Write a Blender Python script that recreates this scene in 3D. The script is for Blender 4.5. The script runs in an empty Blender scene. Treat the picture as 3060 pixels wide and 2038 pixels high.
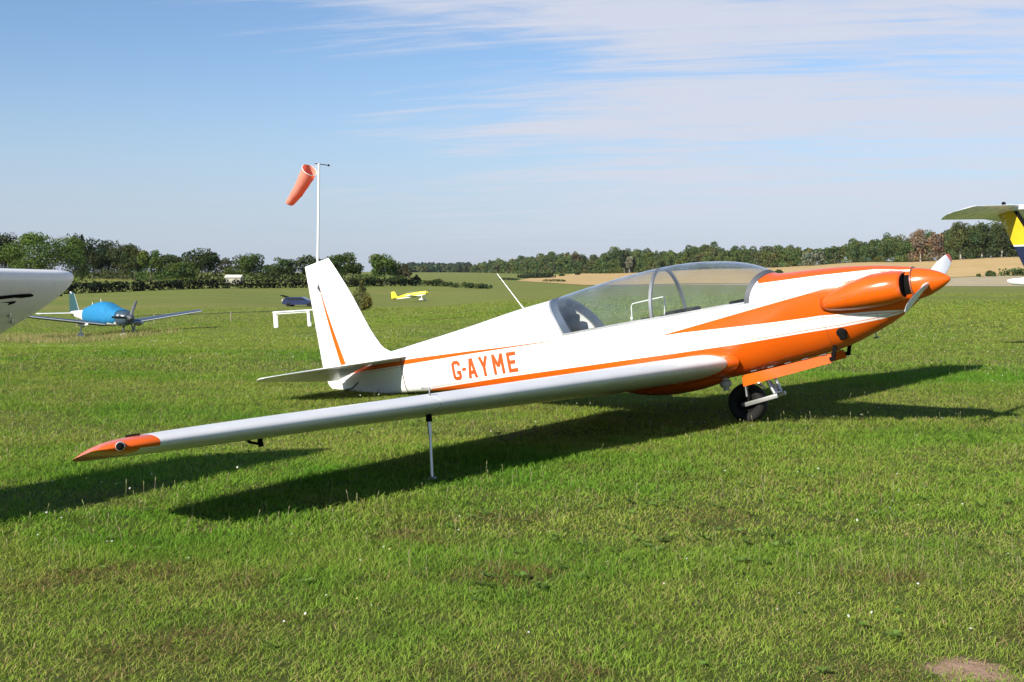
import bpy, bmesh, math, random
import numpy as np
from mathutils import Vector, Matrix, Euler
R_ = math.radians
rng = np.random.default_rng(11)
random.seed(5)
S = bpy.context.scene
COL = S.collection

# ------------------------------------------------------------------ camera, sky, sun, exposure
FPX, CAMH, HOR = 3453.5, 1.3422, 842.4          # focal length and horizon in photograph pixels, eye height in m
cd = bpy.data.cameras.new('camera'); cam = bpy.data.objects.new('camera', cd); COL.objects.link(cam)
cd.sensor_width = 36.0; cd.lens = FPX / 3060 * 36.0; cd.clip_end = 20000; cd.clip_start = 0.1
PITCH = math.atan((1019 - HOR) / FPX)
cam.location = (0, 0, CAMH); cam.rotation_euler = (math.pi / 2 - PITCH, 0, 0)
S.camera = cam
S.render.resolution_x, S.render.resolution_y = 1024, 682

SUN_EL, SUN_AZ = 32.0, 230.9                     # azimuth counted from +X towards +Y
tosun = Vector((math.cos(R_(SUN_EL)) * math.cos(R_(SUN_AZ)), math.cos(R_(SUN_EL)) * math.sin(R_(SUN_AZ)), math.sin(R_(SUN_EL))))
sl = bpy.data.lights.new('sun', 'SUN'); sl.energy = 5.0; sl.angle = R_(0.53); sl.color = (1.0, 0.95, 0.87)
so = bpy.data.objects.new('sun', sl); COL.objects.link(so); so.rotation_euler = (-tosun).to_track_quat('-Z', 'Y').to_euler()
so.location = (-20, -20, 30)

S.view_settings.view_transform = 'Standard'; S.view_settings.look = 'None'
S.view_settings.gamma = 1.0; S.view_settings.exposure = 0.74; S.view_settings.use_curve_mapping = False

world = bpy.data.worlds.new('World'); S.world = world; world.use_nodes = True
nt = world.node_tree; nt.nodes.clear()
def N(tree, typ, **kw):
    n = tree.nodes.new(typ)
    for k, v in kw.items():
        if k == 'ins':
            for i, val in v.items(): n.inputs[i].default_value = val
        else: setattr(n, k, v)
    return n
def sky_world():
    L = nt.links.new
    out = N(nt, 'ShaderNodeOutputWorld'); bg = N(nt, 'ShaderNodeBackground'); L(bg.outputs[0], out.inputs[0])
    bg.inputs[1].default_value = 0.060
    sky = N(nt, 'ShaderNodeTexSky', sky_type='NISHITA', sun_disc=False)
    sky.sun_elevation = R_(SUN_EL); sky.sun_rotation = R_(90 - SUN_AZ)
    sky.altitude = 50; sky.air_density = 1.15; sky.dust_density = 0.12; sky.ozone_density = 3.0
    tc = N(nt, 'ShaderNodeTexCoord'); sep = N(nt, 'ShaderNodeSeparateXYZ'); L(tc.outputs['Generated'], sep.inputs[0])
    def M(op, a, b=None, c=None, clamp=False):
        m = N(nt, 'ShaderNodeMath', operation=op); m.use_clamp = clamp
        for i, v in enumerate((a, b, c)):
            if v is None: continue
            if isinstance(v, (int, float)): m.inputs[i].default_value = v
            else: L(v, m.inputs[i])
        return m.outputs[0]
    x, y, z = sep.outputs
    # cirrus: a thin sheet high above, so directions map onto a plane
    zz = M('ADD', M('MAXIMUM', z, 0.0), 0.10)
    px = M('DIVIDE', x, zz); py = M('DIVIDE', y, zz)
    a = R_(-12)
    qx = M('ADD', M('MULTIPLY', px, math.cos(a)), M('MULTIPLY', py, math.sin(a)))
    qy = M('SUBTRACT', M('MULTIPLY', py, math.cos(a)), M('MULTIPLY', px, math.sin(a)))
    def vec(sx, sy, oz):
        cb = N(nt, 'ShaderNodeCombineXYZ'); L(M('MULTIPLY', qx, sx), cb.inputs[0]); L(M('MULTIPLY', qy, sy), cb.inputs[1]); cb.inputs[2].default_value = oz
        return cb.outputs[0]
    def noise(v, sc, det, rough, dist):
        n = N(nt, 'ShaderNodeTexNoise'); L(v, n.inputs['Vector'])
        n.inputs['Scale'].default_value = sc; n.inputs['Detail'].default_value = det
        n.inputs['Roughness'].default_value = rough; n.inputs['Distortion'].default_value = dist
        return n.outputs['Fac']
    n1 = noise(vec(0.5, 1.25, 3.1), 1.25, 7, 0.58, 0.7)
    n2 = noise(vec(0.75, 4.6, 8.4), 1.9, 6, 0.62, 0.9)
    n3 = noise(vec(0.30, 0.55, 1.7), 0.9, 3, 0.5, 0.2)
    # more cloud to the right of the view
    side = M('MULTIPLY_ADD', M('DIVIDE', x, M('ADD', M('ABSOLUTE', y), 0.05)), 1.15, 0.06)
    side = M('MINIMUM', M('MAXIMUM', side, -0.35), 0.22)
    s = M('ADD', M('MULTIPLY', n1, 0.62), M('MULTIPLY', n2, 0.46))
    s = M('ADD', s, M('MULTIPLY', n3, 0.16))
    s = M('ADD', s, M('MULTIPLY', side, 0.62))
    mr = N(nt, 'ShaderNodeMapRange', interpolation_type='SMOOTHSTEP'); L(s, mr.inputs[0])
    mr.inputs[1].default_value = 0.57; mr.inputs[2].default_value = 0.84; mr.inputs[3].default_value = 0.0; mr.inputs[4].default_value = 0.92
    low = N(nt, 'ShaderNodeMapRange', interpolation_type='SMOOTHSTEP'); L(z, low.inputs[0])      # thick air veils the lowest part of the sheet
    low.inputs[1].default_value = 0.0; low.inputs[2].default_value = 0.10; low.inputs[3].default_value = 0.15; low.inputs[4].default_value = 1.0
    hi = N(nt, 'ShaderNodeMapRange', interpolation_type='SMOOTHSTEP'); L(z, hi.inputs[0])        # sheet thinned overhead and behind, out of view, to cut fill light
    hi.inputs[1].default_value = 0.30; hi.inputs[2].default_value = 0.60; hi.inputs[3].default_value = 1.0; hi.inputs[4].default_value = 0.0
    north = N(nt, 'ShaderNodeMapRange', interpolation_type='SMOOTHSTEP'); L(y, north.inputs[0]); north.inputs[1].default_value = -.1; north.inputs[2].default_value = .4
    fac = M('MULTIPLY', M('MULTIPLY', mr.outputs[0], M('MULTIPLY', hi.outputs[0], north.outputs[0])), low.outputs[0], clamp=True)
    haze = N(nt, 'ShaderNodeMapRange', interpolation_type='SMOOTHSTEP'); L(z, haze.inputs[0])
    haze.inputs[1].default_value = -0.02; haze.inputs[2].default_value = 0.20; haze.inputs[3].default_value = 0.92; haze.inputs[4].default_value = 0.0
    mx0 = N(nt, 'ShaderNodeMix', data_type='RGBA'); L(haze.outputs[0], mx0.inputs[0])
    wb = N(nt, 'ShaderNodeVectorMath', operation='MULTIPLY'); L(sky.outputs[0], wb.inputs[0]); wb.inputs[1].default_value = (1.06, 1.15, 1.34); L(wb.outputs[0], mx0.inputs[6]); mx0.inputs[7].default_value = (4.75, 5.45, 7.0, 1)
    mx = N(nt, 'ShaderNodeMix', data_type='RGBA'); L(fac, mx.inputs[0]); L(mx0.outputs[2], mx.inputs[6]); mx.inputs[7].default_value = (6.8, 7.1, 8.2, 1)
    L(mx.outputs[2], bg.inputs[0])
sky_world()

# ------------------------------------------------------------------ helpers
def link(o, parent=None):
    COL.objects.link(o)
    if parent is not None: o.parent = parent
    return o
def tag(o, label=None, cat=None, group=None, kind=None):
    if label: o['label'] = label
    if cat: o['category'] = cat
    if group: o['group'] = group
    if kind: o['kind'] = kind
    return o
def empty(name, loc=(0, 0, 0), rz=0, mat=None):
    o = bpy.data.objects.new(name, None); link(o); o.empty_display_size = 0.3
    if mat is not None: o.matrix_world = mat
    else: o.location = loc; o.rotation_euler = (0, 0, rz)
    return o
def copy_tree(o, parent=None):
    c = o.copy(); link(c, parent)
    for ch in [k for k in bpy.data.objects if k.parent == o]: copy_tree(ch, c)
    return c

def pchip(tb):
    tb = sorted(tb); xs = np.array([a for a, _ in tb], float); ys = np.array([b for _, b in tb], float)
    h = np.diff(xs); d = np.diff(ys) / h; m = np.zeros(len(xs)); m[0] = d[0]; m[-1] = d[-1]
    for i in range(1, len(xs) - 1):
        if d[i - 1] * d[i] > 0:
            w1 = 2 * h[i] + h[i - 1]; w2 = h[i] + 2 * h[i - 1]; m[i] = (w1 + w2) / (w1 / d[i - 1] + w2 / d[i])
    def f(x):
        x = np.clip(np.asarray(x, float), xs[0], xs[-1]); i = np.clip(np.searchsorted(xs, x) - 1, 0, len(xs) - 2)
        t = (x - xs[i]) / h[i]
        return ys[i] * (1 + 2 * t) * (1 - t) ** 2 + h[i] * m[i] * t * (1 - t) ** 2 + ys[i + 1] * t * t * (3 - 2 * t) + h[i] * m[i + 1] * t * t * (t - 1)
    return f

class MB:
    """collects verts and faces, links them as one mesh object"""
    def __init__(s): s.v = []; s.f = []
    def add(s, vs, fs):
        o = len(s.v); s.v += [tuple(map(float, p)) for p in vs]; s.f += [tuple(i + o for i in f) for f in fs]; return s
    def box(s, c, d, rot=None, bev=0.0):
        x, y, z = [k / 2 for k in d]
        bm = bmesh.new(); bmesh.ops.create_cube(bm, size=1.0)
        for v in bm.verts: v.co = Vector((v.co.x * d[0], v.co.y * d[1], v.co.z * d[2]))
        if bev > 0: bmesh.ops.bevel(bm, geom=bm.edges[:], offset=bev, segments=2, affect='EDGES', profile=0.6)
        M = (rot.to_matrix() if isinstance(rot, Euler) else (rot if rot is not None else Matrix.Identity(3)))
        bm.verts.index_update()
        vs = [M @ v.co + Vector(c) for v in bm.verts]; fs = [[v.index for v in f.verts] for f in bm.faces]; bm.free()
        return s.add(vs, fs)
    def rings(s, rings, cap=True, closed=True):
        n = len(rings[0]); vs = [p for r in rings for p in r]; fs = []
        for i in range(len(rings) - 1):
            for j in range(n if closed else n - 1):
                k = (j + 1) % n
                fs.append((i * n + j, i * n + k, (i + 1) * n + k, (i + 1) * n + j))
        if cap and closed:
            fs.append(tuple(range(n))[::-1]); fs.append(tuple((len(rings) - 1) * n + j for j in range(n)))
        return s.add(vs, fs)
    def tube(s, pts, r, n=10, cap=True):
        pts = [Vector(p) for p in pts]; rs = r if isinstance(r, (list, tuple)) else [r] * len(pts)
        rings = []; up = None
        for i, p in enumerate(pts):
            t = (pts[min(i + 1, len(pts) - 1)] - pts[max(i - 1, 0)]).normalized()
            if up is None:
                up = Vector((0, 0, 1)) if abs(t.z) < 0.9 else Vector((1, 0, 0))
            a = (up - t * up.dot(t)).normalized(); b = t.cross(a); up = a
            rings.append([p + (a * math.cos(2 * math.pi * k / n) + b * math.sin(2 * math.pi * k / n)) * rs[i] for k in range(n)])
        return s.rings(rings, cap)
    def lathe(s, prof, axis='z', c=(0, 0, 0), n=24, M=None):
        rings = []
        for (r, h) in prof:
            ring = []
            for k in range(n):
                a = 2 * math.pi * k / n; p = (r * math.cos(a), r * math.sin(a), h)
                if axis == 'x': p = (h, p[0], p[1])
                if axis == 'y': p = (p[1], h, p[0])
                p = Vector(p)
                if M is not None: p = M @ p
                ring.append(p + Vector(c))
            rings.append(ring)
        return s.rings(rings, True)
    def prism(s, poly, t, fn):
        """poly in 2D, extruded by t; fn(a, b, w) -> 3D"""
        n = len(poly); vs = [fn(a, b, 0) for a, b in poly] + [fn(a, b, t) for a, b in poly]
        fs = [tuple(range(n)), tuple(range(2 * n - 1, n - 1, -1))] + [(i, i + n, (i + 1) % n + n, (i + 1) % n) for i in range(n)]
        return s.add(vs, fs)
    def build(s, name, mat, parent=None, smooth=True, angle=40, merge=0.0):
        me = bpy.data.meshes.new(name); me.from_pydata(s.v, [], s.f); me.update()
        bm = bmesh.new(); bm.from_mesh(me)
        if merge: bmesh.ops.remove_doubles(bm, verts=bm.verts, dist=merge)
        bmesh.ops.dissolve_degenerate(bm, dist=1e-6, edges=bm.edges[:])
        bmesh.ops.recalc_face_normals(bm, faces=bm.faces[:])
        if smooth:
            for f in bm.faces: f.smooth = True
            for e in bm.edges:
                if len(e.link_faces) == 2 and e.calc_face_angle(0) > R_(angle): e.smooth = False
        bm.to_mesh(me); bm.free()
        if mat is not None: me.materials.append(mat)
        o = bpy.data.objects.new(name, me); return link(o, parent)

def np_mesh(name, V, F, mat, col=None, parent=None, smooth=False):
    """big meshes straight from arrays (triangles or quads), with an optional per-vertex colour"""
    me = bpy.data.meshes.new(name); nv, (nf, k) = len(V), F.shape
    me.vertices.add(nv); me.vertices.foreach_set('co', np.ascontiguousarray(V, np.float32).ravel())
    me.loops.add(nf * k); me.loops.foreach_set('vertex_index', np.ascontiguousarray(F, np.int32).ravel())
    me.polygons.add(nf); me.polygons.foreach_set('loop_start', np.arange(0, nf * k, k, dtype=np.int32))
    if smooth: me.polygons.foreach_set('use_smooth', np.ones(nf, bool))
    if col is not None:
        a = me.attributes.new('tint', 'FLOAT_COLOR', 'POINT'); c = np.ones((nv, 4), np.float32); c[:, :3] = col
        a.data.foreach_set('color', c.ravel())
    me.update(calc_edges=True); me.validate()
    if mat: me.materials.append(mat)
    return link(bpy.data.objects.new(name, me), parent)

def mat_new(name):
    m = bpy.data.materials.new(name); m.use_nodes = True; t = m.node_tree; t.nodes.clear()
    out = t.nodes.new('ShaderNodeOutputMaterial'); return m, t, out
def paint(name, col, rough=0.35, metal=0.0, var=0.06, vscale=3.0, bump=0.0, bscale=40.0, coat=0.0, spec=0.5, dirt=0.0):
    m, t, out = mat_new(name); b = t.nodes.new('ShaderNodeBsdfPrincipled'); L = t.links.new; L(b.outputs[0], out.inputs[0])
    tc = t.nodes.new('ShaderNodeTexCoord'); n = t.nodes.new('ShaderNodeTexNoise'); L(tc.outputs['Object'], n.inputs['Vector'])
    n.inputs['Scale'].default_value = vscale; n.inputs['Detail'].default_value = 5
    mr = t.nodes.new('ShaderNodeMapRange'); L(n.outputs['Fac'], mr.inputs[0]); mr.inputs[1].default_value = .3; mr.inputs[2].default_value = .7
    mr.inputs[3].default_value = 1 - var; mr.inputs[4].default_value = 1 + var
    vm = t.nodes.new('ShaderNodeVectorMath'); vm.operation = 'SCALE'; vm.inputs[0].default_value = col[:3]; L(mr.outputs[0], vm.inputs['Scale'])
    L(vm.outputs[0], b.inputs['Base Color'])
    mr2 = t.nodes.new('ShaderNodeMapRange'); L(n.outputs['Fac'], mr2.inputs[0]); mr2.inputs[3].default_value = max(rough - .08, .02); mr2.inputs[4].default_value = rough + .08
    L(mr2.outputs[0], b.inputs['Roughness'])
    b.inputs['Metallic'].default_value = metal; b.inputs['Coat Weight'].default_value = coat; b.inputs['Specular IOR Level'].default_value = spec
    b.inputs['Coat Roughness'].default_value = 0.12
    if bump:
        n2 = t.nodes.new('ShaderNodeTexNoise'); L(tc.outputs['Object'], n2.inputs['Vector']); n2.inputs['Scale'].default_value = bscale; n2.inputs['Detail'].default_value = 3
        bp = t.nodes.new('ShaderNodeBump'); bp.inputs['Strength'].default_value = bump; bp.inputs['Distance'].default_value = 0.01
        L(n2.outputs['Fac'], bp.inputs['Height']); L(bp.outputs[0], b.inputs['Normal'])
    return m
def leafy(name, trans=0.3, rough=0.6, gain=1.0, spec=True):
    m, t, out = mat_new(name); L = t.links.new
    at = t.nodes.new('ShaderNodeAttribute'); at.attribute_name = 'tint'
    vm = t.nodes.new('ShaderNodeVectorMath'); vm.operation = 'SCALE'; vm.inputs['Scale'].default_value = gain; L(at.outputs['Color'], vm.inputs[0])
    b = t.nodes.new('ShaderNodeBsdfPrincipled'); L(vm.outputs[0], b.inputs['Base Color']); b.inputs['Roughness'].default_value = rough
    b.inputs['Specular IOR Level'].default_value = 0.3 if spec else 0.05
    tr = t.nodes.new('ShaderNodeBsdfTranslucent'); 
    v2 = t.nodes.new('ShaderNodeVectorMath'); v2.operation = 'MULTIPLY'; L(vm.outputs[0], v2.inputs[0]); v2.inputs[1].default_value = (1.15, 1.2, 0.6); L(v2.outputs[0], tr.inputs[0])
    mx = t.nodes.new('ShaderNodeMixShader'); mx.inputs[0].default_value = trans; L(b.outputs[0], mx.inputs[1]); L(tr.outputs[0], mx.inputs[2]); L(mx.outputs[0], out.inputs[0])
    return m

def W(px, py, d):
    """world point at depth d (m along +Y) seen at photograph pixel px, py"""
    a = (px - 1530) / FPX; b = -(py - 1019) / FPX
    dy = math.cos(PITCH) + b * math.sin(PITCH); dz = -math.sin(PITCH) + b * math.cos(PITCH)
    return Vector((a / dy * d, d, CAMH + dz / dy * d))

def vnoise(x, y, seed=0):
    """smooth value noise, arrays in, 0..1 out"""
    xi = np.floor(x).astype(np.int64); yi = np.floor(y).astype(np.int64); fx = x - xi; fy = y - yi
    fx = fx * fx * (3 - 2 * fx); fy = fy * fy * (3 - 2 * fy)
    def h(a, b):
        k = (a * 374761393 + b * 668265263 + seed * 1442695041) & 0xffffffff
        k = ((k ^ (k >> 13)) * 1274126177) & 0xffffffff
        return ((k ^ (k >> 16)) & 0xffff) / 65535.0
    return (h(xi, yi) * (1 - fx) + h(xi + 1, yi) * fx) * (1 - fy) + (h(xi, yi + 1) * (1 - fx) + h(xi + 1, yi + 1) * fx) * fy
def fbm(x, y, seed=0, oct=4):
    r = 0; a = .5; s = 0
    for k in range(oct): r = r + a * vnoise(x * 2 ** k, y * 2 ** k, seed + k); s += a; a *= .5
    return r / s

# ------------------------------------------------------------------ terrain
DEP = [0, 20, 40, 60, 100, 150, 200, 260, 300, 350, 480, 620, 800, 1100, 1600, 2500, 6000]
TER = {   # bearing (as photograph column) : height in m at each depth
    -900: [0, 0, -.9, -1.65, -1.6, -1.3, -.9, .3, 1.8, 3.1, 5, 5, 7, 10, 14, 22, 45],
    200:  [0, 0, -.9, -1.65, -1.6, -1.3, -.9, .3, 1.8, 3.1, 5, 5, 7, 10, 14, 22, 45],
    600:  [0, 0, -.6, -1.2, -1.3, -1.2, -.7, .45, 1.8, 3.0, 5, 5, 7, 10, 14, 22, 45],
    900:  [0, 0, -.5, -.88, -1.2, -1.6, -1.3, .35, 1.4, 2.4, 4.0, 5, 7, 10, 14, 22, 45],
    1230: [0, 0, -.3, -.6, -1.05, -1.7, -1.75, .4, .9, 1.7, 3, 4.4, 6.3, 10, 14.5, 24, 48],
    1560: [0, 0, -.15, -.3, -.5, -.7, -.6, -.1, .4, .9, 1.8, 3.2, 5.2, 9.5, 14.5, 24, 48],
    1760: [0, 0, -.1, -.2, -.3, -.4, -.3, -.1, .0, .3, 2.5, 4.6, 7.1, 10.5, 15, 24, 48],
    2200: [0, 0, 0, 0, 0, 0, 0, 0, .3, 1.3, 5, 8.4, 10.4, 13, 18, 26, 50],
    2640: [0, 0, 0, 0, 0, 0, 0, 0, .2, 2.2, 8.8, 12.4, 14, 17, 20, 28, 50],
    3060: [0, 0, 0, 0, 0, 0, 0, 0, .2, 3.1, 11.8, 14, 16, 19, 22, 28, 50],
    4200: [0, 0, 0, 0, 0, 0, 0, 0, .2, 3.1, 11.8, 14, 16, 19, 22, 28, 50]}
_us = sorted(TER); _ud = np.array(_us, float); _f = [pchip(list(zip(DEP, TER[u]))) for u in _us]
def gz(x, y):
    x = np.asarray(x, float); y = np.asarray(y, float); yy = np.maximum(y, .5)
    u = np.clip(x / yy * FPX + 1530, _ud[0], _ud[-1]); i = np.clip(np.searchsorted(_ud, u) - 1, 0, len(_ud) - 2)
    t = (u - _ud[i]) / (_ud[i + 1] - _ud[i]); t = t * t * (3 - 2 * t)
    Z = np.stack([f(yy) for f in _f]); ii = i.reshape(-1); Zr = Z.reshape(len(_f), -1); k = np.arange(Zr.shape[1])
    r = Zr[ii, k] * (1 - t.reshape(-1)) + Zr[ii + 1, k] * t.reshape(-1)
    return r.reshape(x.shape)
def g1(x, y): return float(gz(np.array([x]), np.array([y]))[0])
def at(u, d, dz=0.0):
    x = (u - 1530) / FPX * d; return Vector((x, d, g1(x, d) + dz))
SOIL = (1.57, 3.93)
def ground_mat():
    m, t, out = mat_new('grass_ground'); L = t.links.new
    b = t.nodes.new('ShaderNodeBsdfPrincipled'); b.inputs['Roughness'].default_value = .9; b.inputs['Specular IOR Level'].default_value = .1; L(b.outputs[0], out.inputs[0])
    g = t.nodes.new('ShaderNodeNewGeometry'); sep = t.nodes.new('ShaderNodeSeparateXYZ'); L(g.outputs['Position'], sep.inputs[0])
    def noise(sc, det=4, rough=.55, sx=1, sy=1):
        mp = t.nodes.new('ShaderNodeMapping'); L(g.outputs['Position'], mp.inputs[0]); mp.inputs['Scale'].default_value = (sx, sy, 0.0)
        n = t.nodes.new('ShaderNodeTexNoise'); L(mp.outputs[0], n.inputs['Vector']); n.inputs['Scale'].default_value = sc; n.inputs['Detail'].default_value = det; n.inputs['Roughness'].default_value = rough
        return n.outputs['Fac']
    def ramp(f, lo, hi):
        r = t.nodes.new('ShaderNodeMapRange'); r.interpolation_type = 'SMOOTHSTEP'; L(f, r.inputs[0]); r.inputs[1].default_value = lo; r.inputs[2].default_value = hi; return r.outputs[0]
    def mix(f, a, c):
        x = t.nodes.new('ShaderNodeMix'); x.data_type = 'RGBA'
        if isinstance(f, float): x.inputs[0].default_value = f
        else: L(f, x.inputs[0])
        for i, v in ((6, a), (7, c)):
            if isinstance(v, tuple): x.inputs[i].default_value = (*v, 1)
            else: L(v, x.inputs[i])
        return x.outputs[2]
    # far turf: green, drier and brown mown patches lying across the slope
    far = mix(ramp(noise(.045, 6, .6, 1, 2.2), .38, .66), (.140, .172, .033), (.185, .186, .050))
    far = mix(ramp(noise(.012, 5, .6, .7, 4.5), .46, .64), far, (.222, .192, .062))
    far = mix(ramp(noise(.5, 5, .75, 1, 1.5), .35, .75), far, (.118, .156, .028))
    far = mix(ramp(noise(6, 4, .8), .52, .75), far, (.07, .10, .02))
    near = mix(ramp(noise(4, 5, .7), .35, .7), (.074, .104, .019), (.112, .118, .034))
    turfy = mix(ramp(noise(.35, 5, .7, 1, 1.3), .35, .7), (.092, .132, .021), (.145, .168, .036))
    far = mix(ramp(sep.outputs[1], 45.0, 120.0), turfy, far)
    dn = ramp(sep.outputs[1], 9.0, 34.0)
    c = mix(dn, near, far)
    # bare soil patch
    vd = t.nodes.new('ShaderNodeVectorMath'); vd.operation = 'DISTANCE'; L(g.outputs['Position'], vd.inputs[0]); vd.inputs[1].default_value = (SOIL[0], SOIL[1], 0)
    ad = t.nodes.new('ShaderNodeMath'); ad.operation = 'MULTIPLY_ADD'; L(noise(11, 7, .7), ad.inputs[0]); ad.inputs[1].default_value = -.42; L(vd.outputs['Value'], ad.inputs[2])
    c = mix(ramp(ad.outputs[0], .0, -.14), c, mix(noise(30, 5, .7), (.34, .20, .12), (.50, .34, .24)))
    L(c, b.inputs['Base Color'])
    bp = t.nodes.new('ShaderNodeBump'); L(noise(14, 6, .8), bp.inputs['Height']); bp.inputs['Strength'].default_value = .9; bp.inputs['Distance'].default_value = .05; L(bp.outputs[0], b.inputs['Normal'])
    return m
def terrain():
    ys = np.concatenate([np.linspace(-25, 20, 24), np.geomspace(21, 6000, 150)])
    ts = np.linspace(-1, 1, 181)
    hwid = np.maximum(60, ys * 1.15 + 40)
    X = ts[None, :] * hwid[:, None]; Y = np.repeat(ys[:, None], len(ts), 1); Z = gz(X, Y)
    Z = Z + np.where(Y > 22, (fbm(X / 40, Y / 40, 3) - .5) * .25 * np.clip((Y - 22) / 60, 0, 1), 0)
    V = np.stack([X, Y, Z], -1).reshape(-1, 3); n = len(ts); i, j = np.meshgrid(np.arange(len(ys) - 1), np.arange(n - 1), indexing='ij')
    a = (i * n + j).ravel(); F = np.stack([a, a + 1, a + n + 1, a + n], 1)
    tag(np_mesh('ground', V, F, ground_mat(), smooth=True), kind='structure')
terrain()

def sheet(name, mat, edges, dz, nu=60, nd=26):
    """a field laid on the terrain between a near and a far edge, each [(bearing column, depth)]"""
    (na, fa) = edges; us = np.linspace(na[0][0], na[-1][0], nu)
    dn = np.interp(us, [p[0] for p in na], [p[1] for p in na]); df = np.interp(us, [p[0] for p in fa], [p[1] for p in fa])
    t = np.linspace(0, 1, nd); D = dn[None] + (df - dn)[None] * t[:, None]; X = (us[None] - 1530) / FPX * D
    Z = gz(X, D) + (fbm(X / 40, D / 40, 3) - .5) * .25 * np.clip((D - 22) / 60, 0, 1) + dz
    V = np.stack([X, D, Z], -1).reshape(-1, 3); i, j = np.meshgrid(np.arange(nd - 1), np.arange(nu - 1), indexing='ij'); a = (i * nu + j).ravel()
    o = np_mesh(name, V, np.stack([a, a + 1, a + nu + 1, a + nu], 1), mat, smooth=True); return tag(o, kind='structure')
def field_mat(name, c1, c2, c3, sc):
    m, t, out = mat_new(name); L = t.links.new; b = t.nodes.new('ShaderNodeBsdfPrincipled'); b.inputs['Roughness'].default_value = .95; b.inputs['Specular IOR Level'].default_value = .05; L(b.outputs[0], out.inputs[0])
    g = t.nodes.new('ShaderNodeNewGeometry')
    def noise(s, sx, sy, det=5):
        mp = t.nodes.new('ShaderNodeMapping'); L(g.outputs['Position'], mp.inputs[0]); mp.inputs['Scale'].default_value = (sx, sy, 0)
        n = t.nodes.new('ShaderNodeTexNoise'); L(mp.outputs[0], n.inputs[0]); n.inputs['Scale'].default_value = s; n.inputs['Detail'].default_value = det; return n.outputs['Fac']
    def mix(f, lo, hi, a, c):
        r = t.nodes.new('ShaderNodeMapRange'); L(f, r.inputs[0]); r.inputs[1].default_value = lo; r.inputs[2].default_value = hi
        x = t.nodes.new('ShaderNodeMix'); x.data_type = 'RGBA'; L(r.outputs[0], x.inputs[0])
        for i, v in ((6, a), (7, c)):
            if isinstance(v, tuple): x.inputs[i].default_value = (*v, 1)
            else: L(v, x.inputs[i])
        return x.outputs[2]
    c = mix(noise(sc, .5, 3), .35, .7, c1, c2); c = mix(noise(sc * 6, 1, 2), .45, .8, c, c3); L(c, b.inputs['Base Color']); return m
wheat = field_mat('ripe_wheat', (.42, .295, .130), (.49, .345, .160), (.36, .245, .105), .02)
stubb = field_mat('dry_stubble', (.33, .27, .17), (.42, .35, .235), (.26, .23, .13), .05)
sheet('wheat_field', wheat, ([(1545, 455), (1600, 400), (1744, 352), (2200, 330), (2640, 345), (3060, 358), (3700, 358)],
                             [(1545, 470), (1600, 700), (1767, 790), (2200, 615), (2640, 520), (3060, 466), (3700, 440)]), .10, 90, 40)
sheet('stubble_strip', stubb, ([(1700, 345), (2000, 318), (2300, 300), (2640, 292), (3060, 290), (3700, 290)],
                               [(1700, 347), (2000, 327), (2300, 327), (2640, 342), (3060, 355), (3700, 355)]), .08, 70, 12)

def air():
    """thin summer haze: one even box of air round the camera and everything on the ground"""
    m, t, out = mat_new('thin_haze'); v = t.nodes.new('ShaderNodeVolumePrincipled'); v.inputs['Color'].default_value = (.86, .92, 1.0, 1); v.inputs['Density'].default_value = HAZE; v.inputs['Anisotropy'].default_value = 0.2
    t.links.new(v.outputs[0], out.inputs['Volume'])
    b = MB(); b.box((0, 2900, 26), (9200, 6300, 60)); o = b.build('haze', m, None, smooth=False); tag(o, 'thin pale summer haze', 'haze', kind='stuff')
HAZE = 0.000035
if HAZE: air()
# ------------------------------------------------------------------ the motor glider (model frame: x forward, y to port, z up, origin at the spinner tip)
def glider_matrix():
    h, p, r = R_(37.6289), R_(8.9112), R_(4.239)
    Rx = Matrix(((1, 0, 0), (0, math.cos(r), -math.sin(r)), (0, math.sin(r), math.cos(r))))
    Ry = Matrix(((math.cos(p), 0, -math.sin(p)), (0, 1, 0), (math.sin(p), 0, math.cos(p))))
    Rz = Matrix(((math.cos(h), math.sin(h), 0), (-math.sin(h), math.cos(h), 0), (0, 0, 1)))
    m = (Rz @ Ry @ Rx).to_4x4(); m.translation = Vector((3.7274, 9.8409, 1.3827)); return m
TOP = pchip([(-.30,.140),(-.62,.204),(-.93,.244),(-1.26,.267),(-1.577,.287),(-1.608,.305),(-1.725,.381),(-1.928,.454),(-2.167,.5),(-2.4,.527),(-2.644,.537),(-3.028,.526),(-3.449,.492),(-3.893,.444),(-4.109,.415),(-4.518,.38),(-5.333,.281),(-6.128,.196),(-6.586,.151),(-7.45,.10)])
BOT = pchip([(-.30,-.16),(-.426,-.25),(-.55,-.317),(-.738,-.392),(-.949,-.465),(-1.09,-.495),(-1.5,-.55),(-2.2,-.63),(-2.8,-.64),(-3.6,-.61),(-4.5,-.53),(-5.5,-.43),(-6.44,-.364),(-7.4,-.355)])
WID = pchip([(-.30,.15),(-.45,.19),(-.65,.225),(-1.0,.285),(-1.5,.335),(-2.0,.35),(-2.8,.352),(-3.6,.33),(-4.4,.28),(-5.3,.21),(-6.2,.14),(-6.9,.085),(-7.4,.040)])
SIL = pchip([(-.30,0),(-.8,.02),(-1.7,.06),(-2.7,.05),(-3.8,.03),(-5,0),(-6.5,-.05),(-7.4,-.08)])
NU = pchip([(-.3,2.0),(-1.5,2.0),(-2.5,2.0),(-3.9,1.9),(-5,1.9),(-7.4,2.2)])
NL = pchip([(-.3,2.0),(-.8,2.2),(-1.5,2.5),(-2.2,2.8),(-4,3.6),(-7.4,4)])
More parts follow.
